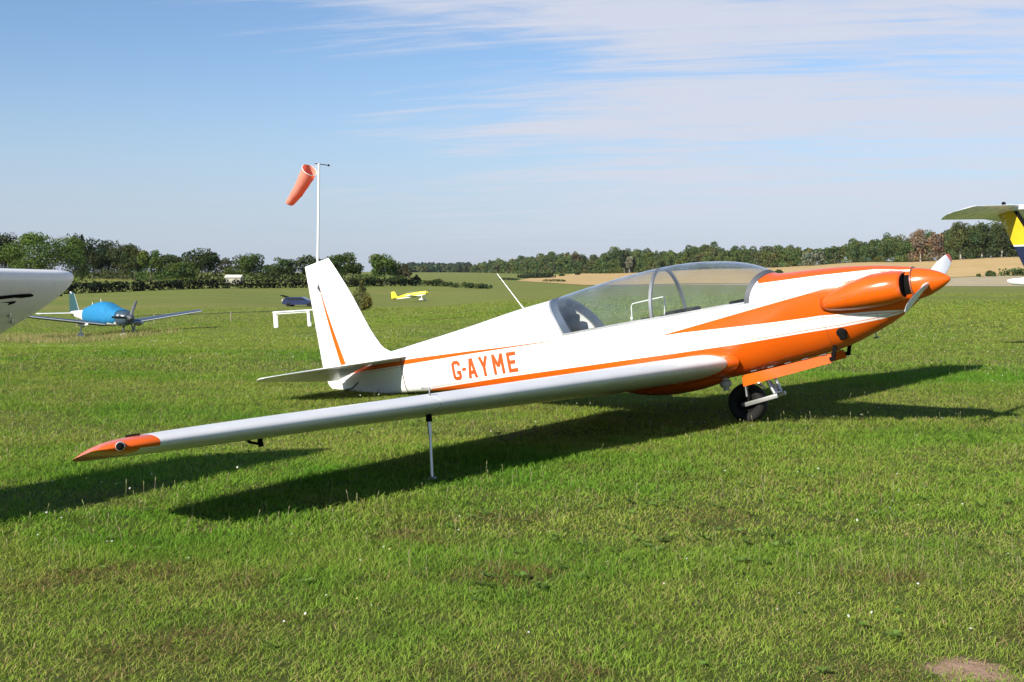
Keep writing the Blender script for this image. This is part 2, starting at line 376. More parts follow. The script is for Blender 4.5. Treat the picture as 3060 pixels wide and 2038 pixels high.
def up_pt(x, ph, off=0.0):
    w, s, t, n = float(WID(x)), float(SIL(x)), float(TOP(x)), float(NU(x)); c, q = math.cos(ph), math.sin(ph)
    return Vector((x, -(w + off) * math.copysign(abs(c) ** (2 / n), c), s + (t - s + off) * max(q, 0) ** (2 / n)))
def lo_pt(x, ph, off=0.0):
    w, s, b, n = float(WID(x)), float(SIL(x)), float(BOT(x)), float(NL(x)); c, q = math.cos(ph), math.sin(ph)
    return Vector((x, -(w + off) * math.copysign(abs(c) ** (2 / n), c), s - (s - b + off) * max(q, 0) ** (2 / n)))
def halfw(x, z):
    s, w = float(SIL(x)), float(WID(x))
    if z >= s: n = float(NU(x)); r = (z - s) / (float(TOP(x)) - s)
    else: n = float(NL(x)); r = (s - z) / (s - float(BOT(x)))
    r = min(max(r, 0), 1); return w * (1 - r ** n) ** (1 / n)
XF = lambda ph: -1.722 + .117 * math.sin(ph) ** 1.3        # windscreen foot
XR = lambda ph: -3.835 - .275 * math.sin(ph) ** 1.2        # rear edge of the canopy
NPH = 32
PHS = [math.pi * k / NPH for k in range(NPH + 1)]

def striped_paint():
    m, t, out = mat_new('white_orange_paint'); L = t.links.new
    b = t.nodes.new('ShaderNodeBsdfPrincipled'); L(b.outputs[0], out.inputs[0])
    tc = t.nodes.new('ShaderNodeTexCoord'); sp = t.nodes.new('ShaderNodeSeparateXYZ'); L(tc.outputs['Object'], sp.inputs[0])
    X, Z = sp.outputs[0], sp.outputs[2]
    def math_(op, a, c=0.0):
        n = t.nodes.new('ShaderNodeMath'); n.operation = op
        for i, v in enumerate((a, c)):
            if isinstance(v, (int, float)): n.inputs[i].default_value = v
            else: L(v, n.inputs[i])
        return n.outputs[0]
    tx = math_('MULTIPLY', X, -1 / 8.0)
    def curve(pts):
        n = t.nodes.new('ShaderNodeFloatCurve'); c = n.mapping.curves[0]; pts = sorted((-x / 8.0, (z + 1) / 2) for x, z in pts)
        while len(c.points) < len(pts): c.points.new(.5, .5)
        for p, (a, v) in zip(c.points, pts): p.location = (a, v); p.handle_type = 'VECTOR'
        n.mapping.update(); L(tx, n.inputs['Value']); return math_('MULTIPLY_ADD', n.outputs[0], 2.0), n
    def cz(pts):
        o, n = curve(pts); o.node.inputs[2].default_value = -1.0; return o
    A = cz([(0,-.16),(-.30,-.19),(-.448,-.247),(-.585,-.266),(-.927,-.283),(-1.26,-.288),(-1.874,-.306),(-2.472,-.311),(-3.21,-.313),(-4.703,-.325),(-5.915,-.353),(-6.2,-.40),(-8,-.6)])
    CT = cz([(0,.10),(-.312,.105),(-.575,.136),(-.86,.102),(-1.062,.07),(-1.196,.053),(-1.699,-.005),(-2.174,-.061),(-2.709,-.124),(-2.8,-.30),(-8,-.30)])
    CB = cz([(0,-.2),(-.418,-.214),(-.617,-.188),(-1.087,-.154),(-1.232,-.155),(-1.614,-.149),(-2.43,-.124),(-2.71,-.124),(-2.8,-.1),(-8,-.1)])
    E = cz([(0,.10),(-.28,.118),(-.586,.172),(-1.079,.202),(-1.64,.219),(-1.8,.9),(-8,.9)])
    FT = cz([(0,-.5),(-3.6,-.5),(-3.726,-.018),(-3.987,-.010),(-4.617,-.001),(-5.213,.013),(-6.04,.028),(-7.02,.022),(-8,.02)])
    FB = cz([(0,.5),(-3.6,.5),(-3.726,-.020),(-3.987,-.016),(-4.62,-.016),(-5.22,-.017),(-6.04,-.026),(-7.03,-.034),(-8,-.034)])
    lt = lambda a, c: math_('LESS_THAN', a, c); gt = lambda a, c: math_('GREATER_THAN', a, c)
    mask = lt(Z, A)
    for q in (math_('MULTIPLY', lt(Z, CT), gt(Z, CB)), gt(Z, E), math_('MULTIPLY', lt(Z, FT), gt(Z, FB))): mask = math_('MAXIMUM', mask, q)
    def near(a, c, w): return lt(math_('ABSOLUTE', math_('SUBTRACT', a, c)), w)
    def off(a, d): return math_('ADD', a, d)
    front = gt(X, -5.9)
    pin = math_('MULTIPLY', near(Z, off(A, .020), .0035), front)
    cz_ = math_('MULTIPLY', gt(off(CT, .0), off(CB, -.012)), gt(X, -2.73))
    for q in (math_('MULTIPLY', near(Z, off(CT, .020), .0032), cz_), math_('MULTIPLY', near(Z, off(CB, -.020), .0032), cz_), math_('MULTIPLY', near(Z, off(E, -.018), .003), gt(X, -1.62)), math_('MULTIPLY', near(Z, off(FT, .018), .003), lt(X, -3.75)), math_('MULTIPLY', near(Z, off(FB, -.018), .003), lt(X, -3.75))): pin = math_('MAXIMUM', pin, q)
    mask = math_('MAXIMUM', mask, math_('MULTIPLY', pin, .75))
    seam = near(X, -6.335, .007)
    for q in (math_('MULTIPLY', near(X, -1.062, .003), lt(Z, .3)), math_('MULTIPLY', near(X, -.615, .0025), lt(Z, -.2)), math_('MULTIPLY', near(X, -4.165, .002), lt(Z, .5))): seam = math_('MAXIMUM', seam, math_('MULTIPLY', q, .55))
    n = t.nodes.new('ShaderNodeTexNoise'); L(tc.outputs['Object'], n.inputs[0]); n.inputs['Scale'].default_value = 2.5; n.inputs['Detail'].default_value = 6
    def mix(f, a, c):
        x = t.nodes.new('ShaderNodeMix'); x.data_type = 'RGBA'; L(f, x.inputs[0])
        for i, v in ((6, a), (7, c)):
            if isinstance(v, tuple): x.inputs[i].default_value = (*v, 1)
            else: L(v, x.inputs[i])
        return x.outputs[2]
    white = mix(n.outputs['Fac'], (.80, .785, .75), (.74, .725, .69)); orange = mix(n.outputs['Fac'], (.66, .105, .004), (.57, .080, .0035))
    L(mix(seam, mix(mask, white, orange), (.06, .045, .035)), b.inputs['Base Color']); b.inputs['Roughness'].default_value = .28; b.inputs['Coat Weight'].default_value = .25; b.inputs['Coat Roughness'].default_value = .1
    n2 = t.nodes.new('ShaderNodeTexNoise'); L(tc.outputs['Object'], n2.inputs[0]); n2.inputs['Scale'].default_value = 5; n2.inputs['Detail'].default_value = 2
    bp = t.nodes.new('ShaderNodeBump'); bp.inputs['Strength'].default_value = .12; bp.inputs['Distance'].default_value = .02; L(n2.outputs['Fac'], bp.inputs['Height']); L(bp.outputs[0], b.inputs['Normal'])
    return m
def glass(name, tint=(.92, .945, .925), rough=.02):
    m, t, out = mat_new(name); L = t.links.new
    tr = t.nodes.new('ShaderNodeBsdfTransparent'); gl = t.nodes.new('ShaderNodeBsdfGlossy'); gl.inputs['Roughness'].default_value = rough
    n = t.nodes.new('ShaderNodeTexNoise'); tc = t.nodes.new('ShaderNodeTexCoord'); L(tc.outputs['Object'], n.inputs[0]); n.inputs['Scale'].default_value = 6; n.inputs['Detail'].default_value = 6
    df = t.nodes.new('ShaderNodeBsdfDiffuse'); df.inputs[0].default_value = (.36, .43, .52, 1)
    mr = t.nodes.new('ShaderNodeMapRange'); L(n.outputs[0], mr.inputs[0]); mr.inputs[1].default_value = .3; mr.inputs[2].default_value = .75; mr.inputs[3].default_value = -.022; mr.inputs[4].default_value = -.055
    lf = t.nodes.new('ShaderNodeLayerWeight'); lf.inputs[0].default_value = .5
    def ma(op, x, y=None, z=None):
        q = t.nodes.new('ShaderNodeMath'); q.operation = op
        for i, v in enumerate((x, y, z)):
            if v is None: continue
            if isinstance(v, (int, float)): q.inputs[i].default_value = v
            else: L(v, q.inputs[i])
        return q.outputs[0]
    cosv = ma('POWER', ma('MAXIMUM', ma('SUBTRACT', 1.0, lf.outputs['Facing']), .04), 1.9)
    rim_veil = ma('SUBTRACT', 1.0, ma('EXPONENT', ma('DIVIDE', mr.outputs[0], cosv)))  # bluish veil, denser at the rim, painted in for the reflected sky
    tr.inputs[0].default_value = (*tint, 1)
    pw = t.nodes.new('ShaderNodeMath'); pw.operation = 'POWER'; L(lf.outputs['Facing'], pw.inputs[0]); pw.inputs[1].default_value = 2.6
    lw = t.nodes.new('ShaderNodeMath'); lw.operation = 'MULTIPLY_ADD'; L(pw.outputs[0], lw.inputs[0]); lw.inputs[1].default_value = .85; lw.inputs[2].default_value = .03
    m0 = t.nodes.new('ShaderNodeMixShader'); L(rim_veil, m0.inputs[0]); L(tr.outputs[0], m0.inputs[1]); L(df.outputs[0], m0.inputs[2])
    mx = t.nodes.new('ShaderNodeMixShader'); L(lw.outputs[0], mx.inputs[0]); L(m0.outputs[0], mx.inputs[1]); L(gl.outputs[0], mx.inputs[2]); L(mx.outputs[0], out.inputs[0]); return m

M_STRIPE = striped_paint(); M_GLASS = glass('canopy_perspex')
M_WHITE = paint('white_gloss', (.78, .77, .735), .28, var=.03, coat=.2)
M_SILVER = paint('silver_white_dope', (.62, .615, .60), .40, var=.04, coat=.12)
M_ORANGE = paint('orange_gloss', (.64, .098, .004), .25, var=.07, coat=.35)
M_BLACK = paint('black_rubber', (.014, .013, .012), .8, var=.3, bump=.2, spec=.25)
M_DARK = paint('dark_cavity', (.006, .0055, .005), .85, spec=.08)
M_DGREY = paint('dark_grey_trim', (.07, .075, .085), .6, var=.2)
M_FRAME = paint('grey_canopy_frame', (.17, .20, .24), .4, var=.2, metal=.3)
M_METAL = paint('bare_aluminium', (.62, .61, .59), .38, metal=.75, var=.1)
M_STEEL = paint('dull_steel', (.30, .30, .30), .45, metal=.8, var=.2)
M_RED = paint('faded_red', (.55, .08, .05), .5)

GM = glider_matrix()
GL = empty('motor_glider', mat=GM)
tag(GL, 'white and orange low-wing motor glider with bubble canopy parked nose-up on the near grass', 'aircraft')

def glider_fuselage():
    mb = MB()
    nd, nc, ntt = 26, 36, 40
    sill_x = [-.30 + (XF(0) + .30) * i / nd for i in range(nd + 1)] + [XF(0) + (XR(0) - XF(0)) * i / nc for i in range(1, nc + 1)] + [XR(0) + (-7.40 - XR(0)) * i / ntt for i in range(1, ntt + 1)]
    mb.rings([[lo_pt(x, p) for p in PHS] for x in sill_x], cap=False, closed=False)
    deck = [[up_pt(-.30 + (XF(p) + .30) * i / nd, p) for p in PHS] for i in range(nd + 1)]
    mb.rings(deck, cap=False, closed=False)
    turtle = [[up_pt(XR(p) + (-7.40 - XR(p)) * i / ntt, p) for p in PHS] for i in range(ntt + 1)]
    mb.rings(turtle, cap=False, closed=False)
    x = -7.40                                                    # stern post
    mb.add([lo_pt(x, p) for p in PHS] + [up_pt(x, p) for p in PHS[::-1]], [tuple(range(2 * len(PHS)))])
    mb.build('fuselage', M_STRIPE, GL, merge=1e-4, angle=50)
    # cockpit tub below the sill, open to the canopy
    tub = MB(); xs = [XF(0) - .03 + (XR(0) - XF(0) + .06) * i / 20 for i in range(21)]
    tub.rings([[Vector((x, -(float(WID(x)) - .035) * math.cos(p), float(SIL(x)) - .005 - .42 * math.sin(p) ** .6)) for p in PHS[::2]] for x in xs], cap=False, closed=False)
    tub.build('cockpit_tub', M_DGREY, GL, merge=1e-4)
    nose = MB(); nose.lathe([(.0, -.296), (.135, -.296), (.14, -.32), (.0, -.32)], 'x', (0, 0, -.01)); nose.build('nose_bulkhead', M_DARK, GL)
glider_fuselage()

def ribbon(name, fx0, fx1, mat, parent, o_out=.006, o_in=-.018, phs=PHS):
    mb = MB(); rings = [[up_pt(fx0(p), p, o_out), up_pt(fx1(p), p, o_out), up_pt(fx1(p), p, o_in), up_pt(fx0(p), p, o_in)] for p in phs]
    mb.rings(rings); return mb.build(name, mat, parent, angle=35)
def glider_canopy():
    mb = MB(); n = 44
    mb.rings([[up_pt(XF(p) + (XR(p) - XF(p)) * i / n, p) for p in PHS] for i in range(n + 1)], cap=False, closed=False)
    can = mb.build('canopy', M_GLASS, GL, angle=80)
    ribbon('front_arch', lambda p: XF(p) + .012, lambda p: XF(p) - .035, M_DGREY, can)
    ribbon('rear_arch', lambda p: XR(p) + .105, lambda p: XR(p) + .012, paint('blue_grey_frame', (.055, .075, .105), .5, var=.2), can, .004, -.02); ribbon('arch_lip', lambda p: XR(p) + .012, lambda p: XR(p) - .014, M_METAL, can, .006, -.012)
    ribbon('hoop', lambda p: -2.735, lambda p: -2.765, M_STEEL, can, .004, -.02)
    for sgn in (0, 1):
        r = MB(); rings = []
        for i in range(41):
            x = XF(0) + .01 + (XR(0) - XF(0) - .02) * i / 40; s, w = float(SIL(x)), float(WID(x)) * (1 if sgn else -1); e = .005 if sgn else -.005
            rings.append([(x, w + e, s - .004), (x, w + e * .7, s + .014), (x, w - e * 3, s + .014), (x, w - e * 3, s - .004)])
        r.rings(rings); r.build('sill_rail', M_METAL, can)
    # things seen through it
    sb = MB()
    for cx, wd in ((-2.72, .17), (-3.72, .17)):
        pass
    for cx, top in ((-2.66, .085), (-3.62, .04)):
        s_ = MB(); s_.box((cx - .04, 0, top - .24), (.10, .42, .46), Euler((0, R_(-14), 0)), .04); s_.box((cx, .0, top - .02), (.12, .30, .06), None, .025)
        s_.box((cx + .28, 0, -.29), (.50, .42, .12), Euler((0, R_(6), 0)), .04); s_.build('seat', M_BLACK, GL)
    MB().box((-2.63, .16, .072), (.22, .18, .05), None, .02).build('cockpit_cushion', M_BLACK, GL); MB().box((-2.90, -.18, .052), (.10, .12, .04), None, .015).build('cockpit_cushion', M_BLACK, GL)
    p = MB(); p.tube([(-3.19, .0, .02), (-3.17, .0, .20), (-3.15, 0, .228), (-3.1, 0, .232), (-2.80, 0, .246), (-2.775, .0, .24), (-2.775, 0, .20), (-2.81, .0, .04)], .006, 8); p.build('harness_bar', M_WHITE, GL)
    k = MB(); k.lathe([(.0, .022), (.012, .018), (.017, .004), (.014, -.008), (.006, -.02), (.006, -.05), (0, -.05)], 'z', (-3.02, -.27, .085), 14); k.build('canopy_knob', M_WHITE, GL)
    # luggage shelf with instruments behind the rear seat
    sh = MB(); sh.box((-3.98, 0, -.02), (.30, .50, .10), None, .01); sh.box((-3.985, 0, .13), (.10, .36, .20), Euler((0, R_(12), 0)), .03); shelf = sh.build('rear_shelf', M_DARK, GL)
    for dx, dy in ((-3.87, -.25), (-3.91, -.245), (-3.95, -.24), (-3.84, -.2)):
        k = MB(); k.lathe([(0, .02), (.016, .018), (.02, 0), (.016, -.018), (0, -.02)], 'z', (dx, dy, .055), 12); k.build('shelf_knob', M_WHITE, shelf)
    ip = MB(); ip.box((-1.93, 0, .02), (.04, .52, .16), Euler((0, R_(-10), 0)), .02); pan = ip.build('instrument_panel', M_DARK, GL)
    for dy in (-.18, -.06, .06, .18):
        d = MB(); d.lathe([(.04, -.006), (.042, .004), (.036, .006), (0, .006)], 'x', (0, 0, 0), 18, Matrix.Rotation(math.pi, 3, 'Z')); o = d.build('dial', M_DGREY, pan); o.location = (-1.955, dy, .02)
    a = MB(); a.tube([(-4.52, 0, .375), (-4.565, 0, .44), (-4.80, 0, .805)], [.009, .005, .0035], 8); a.build('radio_antenna', M_WHITE, GL)
glider_canopy()

def glider_nose():
    sp = MB(); sp.lathe([(0, -.300), (.118, -.300), (.138, -.292), (.134, -.26), (.122, -.21), (.104, -.155), (.082, -.105), (.058, -.062), (.036, -.03), (.018, -.008), (.006, -.001), (0, 0)], 'x', (0, 0, -.010), 40)
    spin = sp.build('spinner', M_ORANGE, GL)
    bp = MB(); bp.lathe([(0, -.312), (.140, -.312), (.143, -.305), (.143, -.298), (.12, -.2955), (0, -.2955)], 'x', (0, 0, -.010), 40); bp.build('backplate', M_METAL, spin)
    th = math.atan2(.182, .70)
    for sgn in (1, -1):
        rad = Vector((0, math.cos(th) * sgn, math.sin(th) * sgn)); tan = Vector((1, 0, 0)).cross(rad)
        rings = []
        for r, ch, tk, beta in ((.06, .055, .05, 62), (.11, .07, .045, 56), (.18, .105, .034, 48), (.30, .125, .024, 38), (.45, .122, .017, 30), (.58, .108, .013, 24), (.66, .092, .010, 21)):
            b = R_(beta); cv = tan * math.cos(b) + Vector((-1, 0, 0)) * math.sin(b); nv = rad.cross(cv)
            c0 = Vector((-.185, 0, -.01)) + rad * r
            rings.append([c0 + cv * (ch * (.5 * math.cos(a) - .05)) + nv * (tk * .5 * math.sin(a) * (1 + .35 * math.cos(a))) for a in [2 * math.pi * k / 20 for k in range(20)]])
        bl = MB().rings(rings).build('propeller_blade', M_WHITE, GL)
        tip = [rings[-1]]
        for r, ch, tk, beta in ((.69, .082, .009, 20), (.72, .06, .007, 19.5), (.735, .03, .005, 19)):
            b = R_(beta); cv = tan * math.cos(b) + Vector((-1, 0, 0)) * math.sin(b); nv = rad.cross(cv); c0 = Vector((-.185, 0, -.01)) + rad * r
            tip.append([c0 + cv * (ch * (.5 * math.cos(a) - .05)) + nv * (tk * .5 * math.sin(a)) for a in [2 * math.pi * k / 20 for k in range(20)]])
        MB().rings(tip).build('blade_tip', M_RED if sgn > 0 else M_WHITE, bl)
    # engine cheeks; a dark face stands for each intake's shaded mouth
    for sgn in (-1, 1):
        st = [(-.335, .315, .108, -.118), (-.36, .332, .122, -.136), (-.45, .362, .138, -.155), (-.60, .388, .142, -.165), (-.75, .392, .118, -.166), (-.88, .380, .082, -.158), (-.98, .358, .050, -.148), (-1.045, .330, .026, -.138)]
        rings = []
        for x, yo, zt, zb in st:
            zc, hz = (zt + zb) / 2, (zt - zb) / 2
            rings.append([Vector((x, sgn * (.10 + (yo - .10) * abs(math.cos(a)) ** (2 / 2.6)), zc + hz * math.copysign(abs(math.sin(a)) ** (2 / 2.4), math.sin(a)))) for a in [-math.pi / 2 + math.pi * k / 22 for k in range(23)]])
        ck = MB().rings(rings, cap=False, closed=False).add(rings[-1], [tuple(range(23))]).build('engine_cowl', M_ORANGE, GL)
        ck.modifiers.new('wall', 'SOLIDIFY').thickness = .008
        MB().add([v + Vector((-.012, 0, 0)) for v in rings[0]], [tuple(range(23))]).build('air_intake', M_DARK, ck)
        for k in range(15):
            f = k / 14; x = -.40 - .60 * f; yo = float(np.interp(-x, [-a[0] for a in st], [a[1] for a in st])); zz = .005 - .055 * f
            MB().box((x, sgn * (yo - .003), zz), (.009, .010, .009), None, .003).build('screw', M_DGREY, ck)
    for sgn in (-1, 1):
        g_ = MB(); rr = []
        for x in (-.302, -.33, -.365, -.40):
            rr.append([Vector((x, sgn * (halfw(x, z) + .003), z)) for z in np.linspace(-.105 if x < -.33 else -.085, .095 if x < -.33 else .08, 9)])
        g_.rings(rr, cap=False, closed=False).build('inlet_dark_patch', M_DARK, GL)  # dark patch laid over the skin in place of a shaded opening
    ex = MB(); ex.tube([(-.93, -.20, -.335), (-.915, -.285, -.325), (-.90, -.325, -.325), (-.885, -.345, -.335), (-.872, -.35, -.385)], [.036, .038, .042, .040, .030], 16)
    ex.build('exhaust_pipe', M_DARK, GL)
    ob = MB(); ob.lathe([(0, -.05), (.028, -.048), (.03, .0), (.018, .04), (0, .045)], 'x', (-1.0, .33, -.16), 14); ob.build('oil_breather', M_WHITE, GL)
glider_nose()

def section(c, tk, n=22, camber=.028):
    """closed aerofoil ring, chordwise distance from the leading edge and height"""
    pts = []
    xs = [.5 * (1 - math.cos(math.pi * k / n)) for k in range(n + 1)]
    yt = lambda x: tk / .2 * (.2969 * math.sqrt(x) - .126 * x - .3516 * x * x + .2843 * x ** 3 - .1030 * x ** 4)
    yc = lambda x: camber * 4 * x * (1 - x)
    for x in reversed(xs): pts.append((x * c, (yc(x) + yt(x)) * c))
    for x in xs[1:-1]: pts.append((x * c, (yc(x) - yt(x)) * c))
    return pts
TD = math.tan(R_(3.74)); WZ = -.488
CH = pchip([(0, 1.60), (.5, 1.56), (4.37, 1.03), (6.45, .70), (6.58, .63), (6.69, .48), (6.76, .24), (6.795, .05)])
LEX = pchip([(0, -1.98), (4.37, -2.07), (6.45, -2.112), (6.57, -2.128), (6.68, -2.165), (6.76, -2.20), (6.795, -2.235)])
TKN = pchip([(0, .150), (4.37, .136), (6.5, .150), (6.72, .14), (6.795, .10)])
def wing_ring(s, sgn):
    c = float(CH(s)); inc = R_(6.0 - 1.0 * min(s / 4.37, 1)); tk = float(TKN(s)); x0 = float(LEX(s)); z0 = WZ + s * TD
    return [Vector((x0 - a * math.cos(inc) + h * math.sin(inc), sgn * s, z0 + h * math.cos(inc) - a * math.sin(inc))) for a, h in section(c, tk)]
def glider_wing(sgn):
    w = MB().rings([wing_ring(s, sgn) for s in (.18, .3, .5, .8, 1.2, 1.8, 2.4, 3.0, 3.6, 4.1, 4.350)]).build('wing', M_SILVER, GL, angle=50)
    MB().rings([wing_ring(s, sgn) for s in (4.356, 4.6, 5, 5.5, 6.0, 6.3, 6.497)]).build('outer_wing_panel', M_SILVER, w, angle=50)
    tip = MB().rings([wing_ring(s, sgn) for s in (6.50, 6.55, 6.60, 6.64, 6.68, 6.71, 6.735, 6.755, 6.77, 6.785, 6.795)]).build('wing_tip', M_ORANGE, w, angle=60)
    tip.data.materials.append(M_SILVER)
    for p in tip.data.polygons:
        if p.normal.z < -.55 and abs(p.center.y) < 6.61 and p.center.x < float(LEX(abs(p.center.y))) - .02: p.material_index = 1
    s = 6.70; p0 = Vector((float(LEX(s)) + .002, sgn * s, WZ + s * TD + .004)); nd = Vector((.80, sgn * .60, 0)).normalized()
    q = nd.to_track_quat('Z', 'Y').to_matrix()
    MB().lathe([(.0, -.02), (.024, -.02), (.024, .004), (.021, .007), (.0, .007)], 'z', p0, 20, q).build('navigation_light', M_METAL, w)
    MB().lathe([(.0, .0075), (.020, .0075), (.020, .014), (.013, .026), (0, .030)], 'z', p0, 20, q).build('light_lens', M_DARK, w)
    s = 6.57; zt = WZ + s * TD + .045
    MB().tube([(-2.33, sgn * s, zt - .03), (-2.30, sgn * s, zt + .006), (-2.24, sgn * (s - .03), zt + .006), (-2.22, sgn * (s - .05), zt - .03)], .006, 8).build('tie_down_loop', M_DARK, w)
    # fold joint: pull handle and cap strip
    s = 4.35; z0 = WZ + s * TD
    h = MB(); h.tube([(-2.18, sgn * 4.33, z0 + .055), (-2.17, sgn * 4.33, z0 + .105), (-2.24, sgn * 4.33, z0 + .11)], .006, 8); h.build('fold_catch', M_STEEL, w)
    # aileron horn under the outer panel
    a = MB(); a.tube([(-2.58, sgn * 5.47, -.17), (-2.56, sgn * 5.49, -.235), (-2.66, sgn * 5.49, -.215), (-2.72, sgn * 5.49, -.17)], .010, 8); a.box((-2.565, sgn * 5.488, -.225), (.03, .02, .05), None, .004); a.build('aileron_horn', M_DARK, w)
    # outrigger leg with a small skid shoe
    sl = MB()
    o = MB(); o.tube([(-2.30, sgn * 4.235, -.20), (-2.30, sgn * 4.245, -.30), (-2.30, sgn * 4.26, -.42)], [.016, .015, .014], 12); o.tube([(-2.30, sgn * 4.26, -.42), (-2.305, sgn * 4.305, -.70)], .010, 12)
    leg = o.build('outrigger', M_METAL, GL)
    f = MB(); f.box((-2.31, sgn * 4.308, -.712), (.07, .03, .018), Euler((0, R_(-8), 0)), .006); f.build('skid_shoe', M_STEEL, leg)
    cu = MB(); cu.tube([(-2.30, sgn * 4.236, -.245), (-2.30, sgn * 4.246, -.33)], .022, 12); cu.build('leg_collar', M_DARK, leg)
    # fillet between wing and fuselage
    fr = []
    for y, k in ((.30, 1.07), (.34, 1.05), (.375, 1.025), (.40, 1.005), (.42, .99)):
        c = float(CH(y)); inc = R_(6.0); z0 = WZ + y * TD; dx = (k - 1) * .75
        fr.append([Vector((-1.98 + dx - a * math.cos(inc) * 1.0, sgn * y, z0 + h * k * 1.02 - a * math.sin(inc))) for a, h in section(c + dx, .155)])
    MB().rings(fr).build('wing_root_fillet', M_ORANGE, GL)
for sgn in (-1, 1): glider_wing(sgn)

def glider_tail():
    LE = pchip([(-.05, -6.25), (.05, -6.32), (.151, -6.586), (.214, -6.70), (.286, -6.757), (.451, -6.86), (.875, -7.053), (1.253, -7.262), (1.42, -7.366)])
    HI = pchip([(-.36, -7.34), (.1, -7.445), (1.08, -7.588), (1.42, -7.597)])
    TE = pchip([(-.36, -7.36), (-.351, -7.40), (-.25, -7.60), (-.139, -7.727), (.059, -7.783), (.6, -7.792), (1.42, -7.803)])
    ztop = lambda x: 1.417 - (x + 7.366) * -.095 if x < -7.366 else 1.417
    cap = lambda x, z: z if z < 1.3 else 1.3 + (z - 1.3) * (ztop(x) - 1.3) / .117
    thick = lambda z: .060 + .045 * max(0, 1 - (z + .05) / 1.45)
    def half_t(x, z):                       # half thickness of the complete fin + rudder at x
        le, te = float(LE(max(z, -.05))), float(TE(z)); f = min(max((le - x) / (le - te), 0), 1); T = thick(z)
        return T * .5 * (2.6 * math.sqrt(f + 1e-9) * (1 - f) ** .8 * 0.70 + .05)
    zs = [-.05, .05, .10, .151, .18, .214, .25, .286, .36, .451, .65, .875, 1.05, 1.253, 1.35, 1.405, 1.417]
    fin = MB(); rings = []
    for z in zs:
        a, b = float(LE(z)), float(HI(z)); top = .35 if z > 1.41 else 1.0
        xs = [a + (b - a) * (1 - math.cos(math.pi * k / 24)) * .5 * 1.0 for k in range(0, 25)]
        rings.append([Vector((x, half_t(x, z) * top, cap(x, z))) for x in xs] + [Vector((x, -half_t(x, z) * top, cap(x, z))) for x in xs[::-1][:-1]])
    f_o = MB().rings(rings).build('fin', M_WHITE, GL, angle=60)
    rings = []
    for z in [-.352, -.33, -.30, -.25, -.2, -.139, -.05, .059, .2, .5, .875, 1.1, 1.3, 1.405, 1.417]:
        a, b = float(HI(z)) - .006, float(TE(z)); top = .35 if z > 1.41 else 1.0
        if b > a - .01: b = a - .01
        xs = [a + (b - a) * k / 14 for k in range(15)]
        rings.append([Vector((x, max(half_t(x, max(z, .0)), .004) * top, cap(x, z))) for x in xs] + [Vector((x, -max(half_t(x, max(z, .0)), .004) * top, cap(x, z))) for x in xs[::-1]])
    r_o = MB().rings(rings).build('rudder', M_WHITE, GL, angle=60)
    h = MB()
    h.tube([(-7.592, -.030, 1.12), (-7.588, -.045, 1.08), (-7.58, -.034, 1.03)], [.006, .014, .006], 8); h.build('rudder_hinge', M_DGREY, r_o)
    h = MB(); h.tube([(-7.16, -.062, -.16), (-7.26, -.075, -.215), (-7.36, -.075, -.235)], .007, 8); h.lathe([(0, -.02), (.018, -.012), (.02, 0), (.018, .012), (0, .02)], 'y', (-7.35, -.075, -.235), 10); h.build('rudder_horn', M_DARK, r_o)
    for sgn in (-1, 1):                      # orange wedge in front of the hinge line
        st = MB(); n = 30; vs = []
        for k in range(n + 1):
            z = 1.06 + (.085 - 1.06) * k / n; a = float(HI(z)) + .008; b = a + .088 * (k / n) ** .9 + .004
            for q in range(4):
                x = a + (b - a) * q / 3; vs.append((x, sgn * (half_t(x, z) + .0022), z))
        fs = [(k * 4 + q, k * 4 + q + 1, k * 4 + q + 5, k * 4 + q + 4) for k in range(n) for q in range(3)]
        st.add(vs, fs).build('hinge_stripe', M_ORANGE, f_o)
    # tailplane, fixed part level, elevator drooping
    SP = [.03, .10, .4, .8, 1.2, 1.46, 1.56, 1.62, 1.66]
    tl = pchip([(0, -6.20), (.12, -6.235), (1.46, -6.69), (1.56, -6.76), (1.62, -6.84), (1.66, -6.96)])
    th = lambda y: -6.86 - .18 * y / 1.66 if y < 1.6 else -6.86 - .18 * y / 1.66
    te = pchip([(0, -7.50), (.12, -7.49), (1.46, -7.19), (1.62, -7.15), (1.66, -7.10)])
    zt = lambda y: .060 + .025 * y
    for sgn in (-1, 1):
        ri = []
        for y in SP:
            a, b = float(tl(y)), th(y); a = max(a, b + .02); c = a - b; T = .050 - .022 * y
            top = [(a - c * f, T * .5 * min(1, 1.25 * math.sqrt(f) * (1.2 - .35 * f))) for f in (0, .03, .08, .16, .3, .5, .75, 1)]
            ri.append([Vector((x, sgn * y, zt(y) + h)) for x, h in top] + [Vector((x, sgn * y, zt(y) - h)) for x, h in top[::-1][:-1]])
        tp = MB().rings(ri).build('tailplane', M_WHITE, GL, angle=60)
        ri = []; dr = R_(15)
        for y in [q for q in SP if q >= .10]:
            b, e = th(y) - .008, min(float(te(y)), th(y) - .04); c = b - e; T = .048 - .022 * y
            row = [(f * c, T * .5 * (1 - .85 * f)) for f in (0, .1, .3, .6, .85, 1)]
            f3 = lambda u, h: Vector((b - u * math.cos(dr) - h * math.sin(dr), sgn * y, zt(y) - u * math.sin(dr) + h * math.cos(dr)))
            ri.append([f3(u, h) for u, h in row] + [f3(u, -h) for u, h in row[::-1]])
        MB().rings(ri).build('elevator', M_WHITE, GL, angle=60)
    sk = MB(); sk.tube([(-6.75, 0, -.35), (-6.95, 0, -.40), (-7.12, 0, -.405), (-7.20, 0, -.36)], [.025, .028, .028, .02], 10)
    sk.box((-6.55, 0, -.372), (.5, .09, .02), None, .006); sk.build('tail_skid', M_DARK, GL)
glider_tail()

